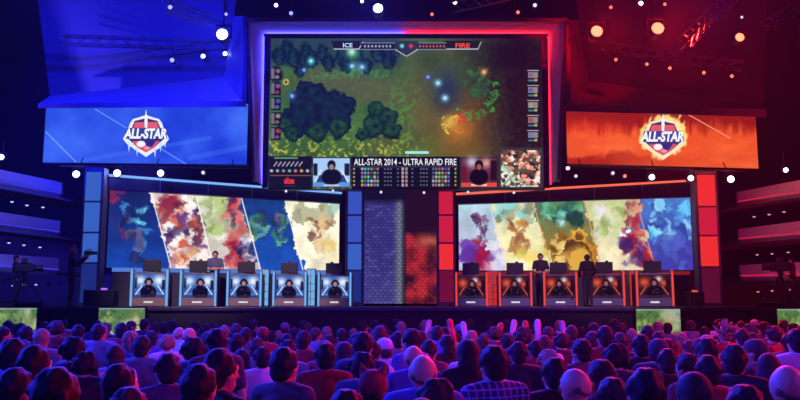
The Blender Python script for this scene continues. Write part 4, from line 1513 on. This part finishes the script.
for (bnd, lm, hd, topn), lst in cells.items():
    lst.sort(key=lambda q: q[0])
    for k, r_ in enumerate(lst):
        lab = 'person, %s top, %s, %s, %s' % (topn, hd, bnd, lm)
        if len(lst) > 1:
            lab = ORD[k] + ' ' + lab
        words = lab.split()
        x, y, w, t, hi, ti, X0, Yd, s = r_
        if t in USED or ti == 'plaid':
            o = copy_tree(PR[t])
        else:
            o = PR[t]
            USED.add(t)
        o.location = (X0, Yd, 0)
        yaw = rr.choice([-1, 1]) * rr.uniform(.05, 1) ** 2 * .9 + math.atan2(X0, 34 - Yd) * 0.5
        if 'raised' == t:
            yaw = rr.uniform(-.1, .1)
        o.rotation_euler = (rr.uniform(-.012, .012), rr.uniform(-.02, .02), yaw)
        o.scale = (s, s, s)
        o['label'] = lab
        o['category'] = 'person'
        o['group'] = 'spectators standing in the crowd'
        recolor(o, rgb(112, 84, 70) if t == 'bald' else HAIRC[hi][0], (1, 1, 1) if ti == 'plaid' else TOPC[ti][0])
        if ti == 'plaid':
            for ch in o.children:
                if ch.name.startswith('top'):
                    ch.material_slots[0].link = 'OBJECT'
                    ch.material_slots[0].material = mk_pl
        if t == 'raised':
            R = Matrix.Translation(o.location) @ Matrix.Rotation(yaw, 4, 'Z') @ Matrix.Scale(s, 4)
            sticks.append((R @ Vector((.233, .245, 1.52)), x, w))
for k, (pt, x, w) in enumerate(sorted(sticks, key=lambda q: q[1])):
    red = min(STK, key=lambda q: abs(q[0] - x))[4]
    mb = MB()
    tl = rr.uniform(-.28, .28)
    d = Vector((tl, 0.1, 1)).normalized()
    mb.caps(pt - d * .08, pt + d * .36, .045, .055, 10)
    names = ['leftmost', 'second from the left', 'third from the left', 'fourth from the left', 'fifth from the left', 'middle-right', 'third from the right', 'second from the right', 'rightmost']
    names = ['leftmost', 'second from the left', 'third from the left', 'fourth from the left', 'fifth from the left', 'sixth from the left', 'seventh from the left', 'eighth from the left', 'ninth from the left']
    tag(mb.build('cheering_stick', m_st[red], None, smooth=True), '%s cheering stick held up, %s of all the sticks' % ('inflated red' if red else 'inflated pale pink', names[k]), 'cheering stick', 'cheering sticks held up')

# ------------------------------------------------------------------ monitors under the stage edge
def under_monitor(label, x0, x1, y0, y1, seed):
    Y = 22.75
    p = Panel((x0, y0, Y, y0, y1), (x1, y0, Y, y0, y1), (130, 80))
    n = vnoise(p.X, p.Y, 9, seed, 5)
    n2 = vnoise(p.X, p.Y, 3, seed + 1, 3)
    p.fill(g_([86, 122, 66]))
    p.blend(np.clip((n - .45) * 5, 0, 1) * .8, g_([150, 176, 96]))
    p.blend(np.clip((n2 - .52) * 5, 0, 1) * .6, g_([40, 74, 50]))
    xr = (p.X - x0) / (x1 - x0)
    p.blend(np.clip((xr - .45) * 3, 0, 1) * np.clip((n - .35) * 4, 0, 1) * .8, g_([170, 176, 168]))
    p.blend(np.exp(-((xr - .78) / .12) ** 2) * np.clip((p.Y - y0) / 20, 0, 1) * n2, g_([230, 190, 90]))
    p.rect(x0, y0, x1, y0 + 1.5, g_([150, 170, 190]), .8)
    p.rect(x0, y1 - 4, x1, y1, g_([70, 74, 90]), .8)
    blobs(p, np.ones_like(p.X), seed, (x0, y1 - 4, x1, y1), [(220, 220, 230), (60, 60, 80), (120, 130, 150)], 14, (1, 3))
    o = empty('floor_monitor', ((p.XL + p.XR) / 2, Y, 0), label=label, cat='monitor')
    p.mesh('display', o)
    p.slab('casing', m_casing, o, 0.01, 0.12, 0.03)
    for s in (-1, 1):
        w = (p.XR - p.XL) * .35 * s
        MB().box((w, 0.08, Zof(y1, Y) / 2), (.08, .06, Zof(y1, Y))).build('leg', m_dark, o)
        MB().box((w, 0.0, 0.02), (.12, .4, .04)).build('foot', m_dark, o)
    return o


under_monitor('low screen at the far left edge showing green game ground, in front of the stage', -2, 37, 308, 333, 81)
under_monitor('low screen in front of the stage, below the blue light column and leftmost booth', 99, 145, 308, 335, 83)
under_monitor('low screen in front of the stage, below the rightmost red booth', 636, 680, 309, 336, 85)
under_monitor('low screen at the far right edge showing green game ground, in front of the stage', 777, 816, 309, 335, 87)

# ------------------------------------------------------------------ player booths
post_b = emis('blue_booth_light', rgb(110, 180, 245), 1.0)
post_r = emis('red_booth_light', rgb(240, 70, 50), 1.0)
box_b = emis('pale_blue_box_light', rgb(120, 185, 240), 0.9)
box_r = emis('red_box_light', rgb(200, 50, 40), 0.9)
m_plate = mat('name_plate', rgb(104, 80, 84), 0.5, noise=.1, scale=6)
m_plater = mat('name_plate_cool', rgb(84, 84, 108), 0.5, noise=.1, scale=6)
mark = emis('plate_marks', rgb(235, 235, 240), 1.0)


def booth_picture(W, seed, blue):
    """live picture of the seated player, on the booth's front screen"""
    class Q(Panel):
        pass
    p = Panel.__new__(Panel)
    u, v = np.meshgrid(np.linspace(0, 26, 66), np.linspace(0, 22, 56))
    p.X, p.Y = u, v
    p.C = np.zeros(u.shape + (3,))
    r = random.Random(seed)
    if blue:
        p.fill(g_([56, 96, 176]))
        p.glow(5, 6, 6, g_([226, 240, 255]), 1)
        p.glow(20.5, 6, 7, g_([240, 246, 255]), 1)
        p.rect(0, 3, 2.5, 14, g_([14, 16, 40]), 1, 1)
        p.rect(22.5, 5, 26, 15, g_([14, 16, 40]), .9, 1)
        p.rect(0, 17, 26, 20, g_([150, 190, 235]), .5, 2)
        sh, face, rim = [12, 14, 34], [190, 130, 120], [215, 235, 255]
    else:
        p.fill(g_([56, 18, 30]))
        p.glow(5, 7, 6, g_([240, 90, 50]), .95)
        p.glow(17, 4, 4, g_([245, 230, 230]), .9)
        p.glow(21, 8, 4, g_([236, 90, 50]), .9)
        p.rect(22.5, 4, 26, 17, g_([16, 8, 20]), .9, 1)
        p.rect(4, 15, 22, 20, g_([20, 12, 26]), .7, 2)
        sh, face, rim = [12, 10, 24], [150, 96, 96], [200, 90, 70]
    dx = r.uniform(-1.5, 1.5)
    p.line(1.5, 19, 6.5, 11, .9, g_(rim))
    p.line(24.5, 19, 19.5, 11, .9, g_(rim))
    p.ell(13 + dx, 17.5, 7.2, 8, g_(sh), 1, .15)
    p.ell(13 + dx, 7, 3.5, 4, g_([18, 14, 26]), 1, .2)
    p.ell(13 + dx, 8, 2.2, 2.8, g_(face), .95, .3)
    p.ell(10 + dx, 7.6, 1, 1.6, g_([20, 20, 30]), 1, .2)
    p.ell(16 + dx, 7.6, 1, 1.6, g_([20, 20, 30]), 1, .2)
    for _ in range(6):
        p.ell(r.uniform(8, 18), r.uniform(12, 20), r.uniform(.5, 1.3), r.uniform(.4, 1), g_([r.randrange(60, 200), r.randrange(50, 120), r.randrange(60, 160)]), .6, .5)
    p.rect(0, 19.5, 26, 22, g_([60, 50, 70]), .8, 1)
    p.wx = (u / 26 - .5) * W
    p.wy = np.zeros_like(u)
    p.wz = .30 + (1 - v / 22) * .74
    p.n = Vector((0, -1, 0))
    return p


CHW = .86


def booth(cx, Y, wpx, blue, label, seed, rz):
    w = wpx / F * Y * .99
    X0 = Xof(cx, 300, Y)
    o = empty('player_booth', (X0, Y, STZ), rz, label=label, cat='booth', group='player booths with %s light posts' % ('blue' if blue else 'red'))
    pm = post_b if blue else post_r
    hw = w / 2
    for s in (-1, 1):
        sp_ = MB().box((s * (hw - .045), 0.05, .60), (.09, .22, 1.20)).build('side_post', m_grey, o, bevel=.01)
        MB().box((s * (hw - .045), -.07, .60), (.06, .03, 1.14)).build('post_light', pm, sp_, bevel=.005)
    iw = w - .18
    np_ = MB().box((0, .02, .15), (iw, .14, .27), rot=(-.12, 0, 0)).build('name_plate', m_plate if blue else m_plater, o, bevel=.01)
    mb = MB()
    r = random.Random(seed + 50)
    x = -.13 - r.uniform(0, .04)
    while x < .14:
        q = r.uniform(.018, .032)
        mb.box((x, -.062, .15), (q, .01, .055), rot=(-.12, 0, 0))
        x += q + .010
    mb.build('plate_marks', mark, np_)
    MB().box((0, .10, .67), (iw, .06, .78)).build('screen_casing', m_casing, o)
    pic = booth_picture(iw * .96, seed, blue)
    d = pic.mesh('front_display', None)
    d.parent = o
    d.location = (0, .055, 0)
    MB().box((0, .42, 1.07), (w, .72, .04)).build('desk_top', m_grey, o, bevel=.008)
    for s in (-1, 1):
        MB().box((s * (hw - .03), .45, .52), (.04, .66, 1.04)).build('side_panel', m_dark, o)
    M = Matrix.Translation(o.location) @ Matrix.Rotation(rz, 4, 'Z')
    return o, M


def monitor(M, label, grp, r, lampc):
    o = empty('computer_monitor', M @ Vector((r.uniform(-.06, .04), .16, 1.095)), M.to_euler().z, label=label, cat='monitor', group=grp)
    MB().box((0, 0, .22), (.58, .045, .38)).build('screen_back', m_plastic, o, bevel=.015)
    MB().box((r.uniform(-.1, .1), 0, .43), (.10, .05, .05)).build('webcam', m_plastic, o, bevel=.01)
    MB().box((0, .03, .22), (.54, .02, .34)).build('panel', emis('player_panel', rgb(120, 130, 160), .8, False), o)
    MB().box((0, .03, .05), (.06, .04, .10)).build('neck', m_plastic, o)
    MB().box((0, .02, .01), (.26, .2, .02)).build('foot', m_plastic, o, bevel=.005)
    return o


SEAT = dict(head=(0, .03, 1.27), neck=(0, -.01, 1.08), chest=(0, 0, .92), waist=(0, -.02, .72), hips=(0, -.02, .58),
            shL=(-.175, 0, 1.05), elL=(-.24, .06, .80), wrL=(-.14, .28, .74), hdL=(.25, 1, 0), shR=(.175, 0, 1.05), elR=(.24, .06, .80), wrR=(.14, .28, .74), hdR=(-.25, 1, 0),
            hiL=(-.09, 0, .55), knL=(-.11, .40, .52), anL=(-.11, .36, .085), hiR=(.09, 0, .55), knR=(.11, .40, .52), anR=(.11, .36, .085), upL=(0, 0, 1), upR=(0, 0, 1))


def headset(root, p):
    h = Vector(p['head'])
    mb = MB()
    for s in (-1, 1):
        mb.tube(h + Vector((s * .085, 0, -.01)), h + Vector((s * .118, 0, -.01)), .042, .036, 12)
    prev = None
    for k in range(11):
        a = PI * k / 10
        q = h + Vector((.108 * math.cos(a), 0, .0 + .142 * math.sin(a)))
        if prev is not None:
            mb.tube(prev, q, .012, n=6)
        prev = q
    mb.build('headset', m_plastic, root)


player = build_person(SEAT, hair='short', vox=.012, extra=headset)
chair = empty('gaming_chair')
MB().box((0, -.03, .44), (.48, .48, .09)).build('seat', m_plastic, chair, bevel=.03)
MB().box((0, -.31, .82), (.46, .10, .72), rot=(.12, 0, 0)).build('backrest', m_plastic, chair, bevel=.04)
MB().tube((0, -.03, .08), (0, -.03, .42), .03).build('column', m_dark, chair)
for k in range(5):
    a = 2 * PI * k / 5
    MB().tube((0, -.03, .08), (.28 * math.cos(a), -.03 + .28 * math.sin(a), .04), .025, .018).build('leg', m_dark, chair)
pos_w = ['leftmost', 'second', 'third', 'fourth', 'rightmost']
BO = [(149, 25.6, 37.5, 1), (198, 26.2, 37, 1), (244, 26.8, 35.5, 1), (289.5, 27.4, 34.5, 1), (334.5, 27.8, 34.5, 1),
      (471.5, 27.8, 33, 0), (515.5, 27.6, 34, 0), (560.5, 27.4, 34.5, 0), (607, 27.0, 36, 0), (655, 26.4, 37.5, 0)]
first = True
pcols = [(30, 34, 60), (22, 22, 30), (30, 30, 70), (20, 22, 34), (24, 24, 30), (30, 24, 30), (24, 24, 34), (34, 22, 26), (24, 20, 30), (40, 24, 30)]
M_BOOTH = []
for i, (cx, Y, w, bl) in enumerate(BO):
    side, nth = ('blue', pos_w[i]) if bl else ('red', pos_w[i - 5])
    nn = nth if nth.endswith('most') else nth + ' from the left'
    rz = math.radians(-12 + 3 * i) if i < 5 else math.radians(3 * (i - 5))
    rz = -rz if i < 5 else -rz
    rz = {0: .12, 1: .09, 2: .06, 3: .03, 4: 0, 5: 0, 6: -.03, 7: -.06, 8: -.09, 9: -.12}[i] * 1
    o, M = booth(cx, Y, w, bl, 'booth with glowing %s posts and front display, %s of the %s booths' % (side, nn, side), i + 1, rz)
    M_BOOTH.append(M)
    monitor(M, 'black monitor seen from behind on the %s booth of the %s side' % (nth, side), 'monitors standing on the booths', random.Random(i), None)
    pl_ = player if first else copy_tree(player)
    ch_ = chair if first else copy_tree(chair)
    first = False
    pl_.location = M @ Vector((0, 1.02, .0))
    pl_.rotation_euler = (0, 0, rz + PI)
    ch_.location = M @ Vector((0, 1.02, .0))
    ch_.rotation_euler = (0, 0, rz + PI)
    recolor(pl_, HAIRC[[0, 1, 2, 0, 1, 0, 1, 0, 2, 1][i]][0], rgb(*pcols[i]))
    tag(pl_, 'person with a headset seated behind the monitor of the %s booth, %s side' % (nth, side), 'person', 'seated players')
    tag(ch_, 'black gaming chair behind the %s booth, %s side' % (nth, side), 'chair', 'gaming chairs behind the booths')

# lit boxes between booths
for k, (x0, x1, yt, yb, Y, m_, lab) in enumerate([(260.5, 268.5, 269, 301, 27.9, box_b, 'pale blue lit grid box between the third and fourth blue booths'),
                                                  (306, 315, 268.5, 301, 28.3, box_b, 'pale blue lit grid box between the fourth and rightmost blue booths'),
                                                  (487, 498.5, 270.5, 301, 28.4, box_r, 'red lit grid box between the leftmost and second red booths'),
                                                  (630, 637.5, 270, 302, 27.6, box_r, 'red lit grid box left of the rightmost red booth')]):
    a, b_ = Xof(x0, 290, Y), Xof(x1, 290, Y)
    o = empty('light_box', ((a + b_) / 2, Y, STZ), label=lab, cat='light box', group='lit boxes between the booths')
    h = Zof(yt, Y) - STZ
    w = b_ - a
    MB().box((0, .18, h / 2), (w, .3, h)).build('case', m_grey, o, bevel=.01)
    MB().box((0, .02, h / 2), (w * .9, .03, h * .94)).build('lit_panel', m_, o)
    mb = MB()
    for j in range(1, 5):
        mb.box((0, 0, h * j / 5), (w * .92, .012, .018))
    mb.box((0, 0, h / 2), (.018, .012, h * .94))
    mb.build('grid', m_grey, o)

# long pale ledge behind the booths, below the side screens
for nm, a, b_, m_ in (('pale blue lit ledge along the foot of the left stage screen', P(112, 269.5, 27.9), P(340, 273, 31.5), emis('ledge_blue', rgb(84, 130, 215), .9)),
                      ('dim red lit ledge along the foot of the right stage screen', P(458, 273.5, 31.5), P(690, 273, 30.1), emis('ledge_red', rgb(130, 30, 30), .9))):
    o = empty('screen_ledge', (a + b_) / 2, label=nm, cat='ledge')
    v1, v2 = a - o.location, b_ - o.location
    dz, dy = Vector((0, 0, .07)), Vector((0, .25, 0))
    MB().hexa([v1 + dz, v2 + dz, v2 - dz, v1 - dz, v1 + dz + dy, v2 + dz + dy, v2 - dz + dy, v1 - dz + dy]).build('lit_edge', m_, o)
    z0 = STZ - o.location.z
    q1, q2 = Vector((v1.x, v1.y + .05, z0)), Vector((v2.x, v2.y + .05, z0))
    MB().hexa([v1 - dz * .9 + dy * .2, v2 - dz * .9 + dy * .2, q2, q1, v1 - dz * .9 + dy, v2 - dz * .9 + dy, q2 + dy * .8, q1 + dy * .8]).build('base', m_header, o)

# ------------------------------------------------------------------ people on the stage


def stage_person(px, ytop, Y, rz, pose, hair, top, hc, label, arms='short', extra=None, tb=1.75):
    o = build_person(pose, hair=hair, arms=arms, vox=.010, extra=extra)
    s = (Zof(ytop, Y) - STZ) / tb
    o.location = (Xof(px, 280, Y), Y, STZ)
    o.rotation_euler = (0, 0, rz)
    o.scale = (s, s, s)
    recolor(o, hc, top)
    tag(o, label, 'person')
    return o


fold = dict(elL=(-.25, .04, 1.16), wrL=(-.02, .20, 1.19), hdL=(1, .05, .1), upL=(0, 0, 1), elR=(.25, .04, 1.16), wrR=(.02, .24, 1.15), hdR=(-1, .05, .1), upR=(0, 0, 1))
stage_person(214.5, 250.5, 28.0, PI + .1, fold, 'short', rgb(84, 92, 120), rgb(40, 28, 24), 'person in grey t-shirt with folded arms standing behind the second blue booth')
stage_person(541, 253, 28.6, PI, dict(elL=(-.26, .02, 1.15), wrL=(-.16, .22, 1.10), hdL=(.6, .7, .1), elR=(.26, .02, 1.15), wrR=(.16, .22, 1.10), hdR=(-.6, .7, .1)), 'short',
             rgb(52, 44, 52), rgb(34, 26, 24), 'person in dark t-shirt standing between the second and third red booths, facing the crowd')
stage_person(587.5, 254, 26.2, .15, dict(elL=(-.27, .0, 1.15), wrL=(-.2, .2, 1.02), hdL=(.2, .9, .1), elR=(.27, .0, 1.15), wrR=(.2, .2, 1.02), hdR=(-.2, .9, .1)), 'short',
             rgb(16, 14, 20), rgb(20, 16, 16), 'person in black with back turned, standing in front of the fourth red booth', arms='full')
cam_pose = dict(elL=(-.22, .10, 1.18), wrL=(-.06, .34, 1.36), hdL=(.2, .5, .8), upL=(1, 0, 0), elR=(.24, .10, 1.16), wrR=(.12, .30, 1.38), hdR=(-.1, .5, .8), upR=(1, 0, 0))
camman = stage_person(71.5, 245, 24.2, -1.25, cam_pose, 'short', rgb(40, 40, 54), rgb(190, 160, 130), 'fair-haired person in dark clothes holding a camera on the stage, left of the blue column', arms='full')
hc_ = empty('handheld_camera', (0, 0, 0), label='small black video camera held up by the fair-haired operator on stage', cat='camera')
Mc = Matrix.Translation(camman.location) @ Matrix.Rotation(-1.25, 4, 'Z') @ Matrix.Scale(camman.scale[0], 4)
hc_.location = Mc @ Vector((.04, .40, 1.53))
hc_.rotation_euler = (0, 0, -1.25)
MB().box((0, .02, 0), (.11, .26, .12)).build('camera_body', m_plastic, hc_, bevel=.015)
MB().tube((0, .15, 0), (0, .27, 0), .045, .055, 14).build('lens', m_plastic, hc_)
MB().box((0, .03, .10), (.03, .18, .025)).build('handle', m_plastic, hc_, bevel=.008)
MB().box((-.09, -.06, .04), (.07, .02, .06)).build('viewfinder', m_dark, hc_)
# small case with a violet lamp beside the column foot
o = empty('stage_case', (Xof(101, 300, 25.6), 25.6, STZ), label='low black case with a small violet lamp, right of the camera operator', cat='case')
MB().box((0, 0, .28), (.95, .5, .5)).box((-.4, 0, .02), (.08, .08, .04)).box((.4, 0, .02), (.08, .08, .04)).build('case_body', m_plastic, o, bevel=.02)
MB().box((.12, -.1, .56), (.16, .12, .06)).build('lamp', emis('violet_lamp', rgb(150, 90, 255), 1.6), o)
o = empty('stage_case', (Xof(694, 300, 26.0), 26.0, STZ), label='low black case with a small red lamp, right of the rightmost red booth', cat='case')
MB().box((0, 0, .25), (.5, .5, .44)).box((-.2, 0, .02), (.08, .08, .04)).box((.2, 0, .02), (.08, .08, .04)).build('case_body', m_plastic, o, bevel=.02)
MB().box((-.02, -.15, .50), (.16, .08, .06)).build('lamp', emis('small_red_lamp', rgb(230, 70, 60), 1.2), o)


# ------------------------------------------------------------------ broadcast cameras on tripods
def broadcast(px, pyc, Y, face, label, base_z):
    c_ = P(px, pyc, Y)
    o = empty('broadcast_camera', (c_.x, Y, base_z), face, label=label, cat='camera')
    h = c_.z - base_z
    MB().box((0, 0, h), (.22, .55, .26)).box((0, -.22, h - .02), (.16, .2, .18)).build('camera_body', m_dark, o, bevel=.03)
    MB().tube((0, .27, h), (0, .50, h), .085, .10, 16).build('lens', m_plastic, o)
    MB().box((.02, -.02, h + .22), (.20, .16, .14)).build('viewfinder', m_plastic, o, bevel=.01)
    MB().tube((0, -.2, h + .14), (0, .2, h + .14), .018).build('handle', m_dark, o)
    ph = MB().tube((0, 0, h - .13), (0, 0, h - .32), .09, .06, 12).build('pan_head', m_dark, o)
    for s in (-1, 1):
        MB().tube((s * .05, -.05, h - .22), (s * .28, -.62, h - .38), .014).build('pan_bar', m_dark, ph)
    for k in range(3):
        a = PI / 2 + 2 * PI * k / 3
        MB().tube((.05 * math.cos(a), .05 * math.sin(a), h - .30), (.52 * math.cos(a), .52 * math.sin(a), .02), .028, .02).build('leg', m_dark, o)
    MB().tube((0, 0, h - .30), (0, 0, .35), .03).build('centre_column', m_dark, o)
    return o


# raised camera platforms beside the stage
for s, nm in ((-1, 'left'), (1, 'right')):
    o = empty('camera_platform', (s * 12.6, 24.6, STZ), label='low dark camera riser at the %s end of the stage' % nm, cat='platform')
    MB().box((0, 0, .14), (2.6, 2.0, .04)).build('top', m_dark, o)
    MB().box((0, -.96, .06), (2.6, .06, .12)).build('skirt', m_black, o)
    MB().box((0, .96, .06), (2.6, .06, .12)).build('skirt', m_black, o)
broadcast(25, 268, 24.2, -1.2, 'large broadcast camera on a tripod at the left end of the stage', STZ + .16)
broadcast(780, 267, 24.2, 1.25, 'large broadcast camera on a tripod at the right end of the stage', STZ + .16)
op = stage_person(15, 260, 25.0, -1.1, dict(), 'short', rgb(30, 30, 44), rgb(30, 24, 22), 'person in dark clothes behind the broadcast camera at the left end of the stage', arms='full')
op.location.z = STZ + .16
op2 = stage_person(793, 262, 25.1, 1.1, dict(), 'short', rgb(90, 26, 36), rgb(30, 24, 22), 'person in dark red top behind the broadcast camera at the right end of the stage', arms='full')
op2.location.z = STZ + .16


# ------------------------------------------------------------------ unseen floods for the crowd and the stage
def spot(loc, tgt, col, power, size, r=.25, blend=.6):
    ld = bpy.data.lights.new('unseen_flood', 'SPOT')
    ld.color = tuple(lin(col))
    ld.energy = power
    ld.spot_size = size
    ld.spot_blend = blend
    ld.shadow_soft_size = r
    lo = bpy.data.objects.new('unseen_flood', ld)
    COL.objects.link(lo)
    lo.location = loc
    lo.rotation_euler = (Vector(tgt) - Vector(loc)).to_track_quat('-Z', 'Y').to_euler()
    return lo


# unseen floods over the crowd: from the sides, above the stage and behind the viewer
spot((-17, 14, 9), (-4, 8, 1.6), (.16, .18, 1), 37570, 1.0)
spot((-9, 21, 12), (-3, 7, 1.6), (.20, .18, 1), 15200, .9)
spot((-1, 21, 12), (0, 8, 1.6), (.30, .2, 1), 12000, .9)
spot((16, 13, 8), (3, 8, 1.6), (1, .12, .30), 8895, .9)
spot((17, 4, 7), (-2, 7, 1.6), (1, .10, .24), 2400, .8)
spot((8, 21, 12), (5, 8, 1.6), (.60, .16, .95), 6160, .9)
spot((-6, -3, 8), (-1, 9, 1.5), (.22, .2, 1), 2880, 1.0)
spot((9, -3, 8), (3, 9, 1.5), (.4, .16, .9), 3900, 1.0)  # added behind the viewer, making up for the weakened violet backlight
spot((-14, 6, 12), (-4, 15, 1.6), (.24, .2, 1), 9000, .7)  # this and the next two added to brighten the far rows
spot((14, 7, 12), (4, 15, 1.6), (.9, .14, .5), 7000, .7)
spot((0, 2, 13), (0, 15, 1.6), (.42, .2, 1), 5000, .9)
# unseen floods on the set, balconies and trusses
spot((-10, 14, 13.5), (-11, 31, 11), (.08, .10, 1), 22500, .8)  # added blue wash on the recess panel, standing in for blue haze
spot((11, 15, 13.5), (7.2, 31, 12.6), (1, .03, .03), 9000, .42)  # added red wash on the back panel, standing in for lamp glow
spot((-16, 17, 2.5), (-17, 29, 6), (.30, .26, 1), 26880, 1.0)
spot((16, 17, 2.5), (17, 29, 6), (1, .14, .30), 6760, 1.0)
spot((11, 18, 10), (11, 26, 14), (.12, .14, 1), 1000, .7)  # added to put blue highlights on the upper right trusses
# unseen front floods on the booths and the camera positions
spot((-6, 12, 13), (-6.0, 27, 2.6), (1, .84, .88), 13000, .46)
spot((6, 12, 13), (6.0, 27, 2.6), (.92, .68, .95), 8500, .46)
spot((-9, 12, 10), (-12.5, 24.5, 3), (.5, .5, 1), 5000, .3)  # this and the next added to lift the dark camera operators
spot((9, 12, 10), (12.8, 24.5, 3), (1, .3, .35), 2500, .3)

# hall haze
w = bpy.data.worlds.new('world')
SC.world = w
w.use_nodes = True
nt = w.node_tree
nt.nodes['Background'].inputs['Color'].default_value = (0, 0, 0, 1)
nt.nodes['Background'].inputs['Strength'].default_value = 0
vs = nt.nodes.new('ShaderNodeVolumeScatter')
vs.inputs['Color'].default_value = (1, 1, 1, 1)
vs.inputs['Density'].default_value = 0.00028
vs.inputs['Anisotropy'].default_value = 0.5
nt.links.new(vs.outputs[0], nt.nodes['World Output'].inputs['Volume'])

SC.view_settings.view_transform = 'Standard'
SC.view_settings.look = 'None'
SC.view_settings.exposure = 0
SC.view_settings.gamma = 1
SC.view_settings.use_curve_mapping = False
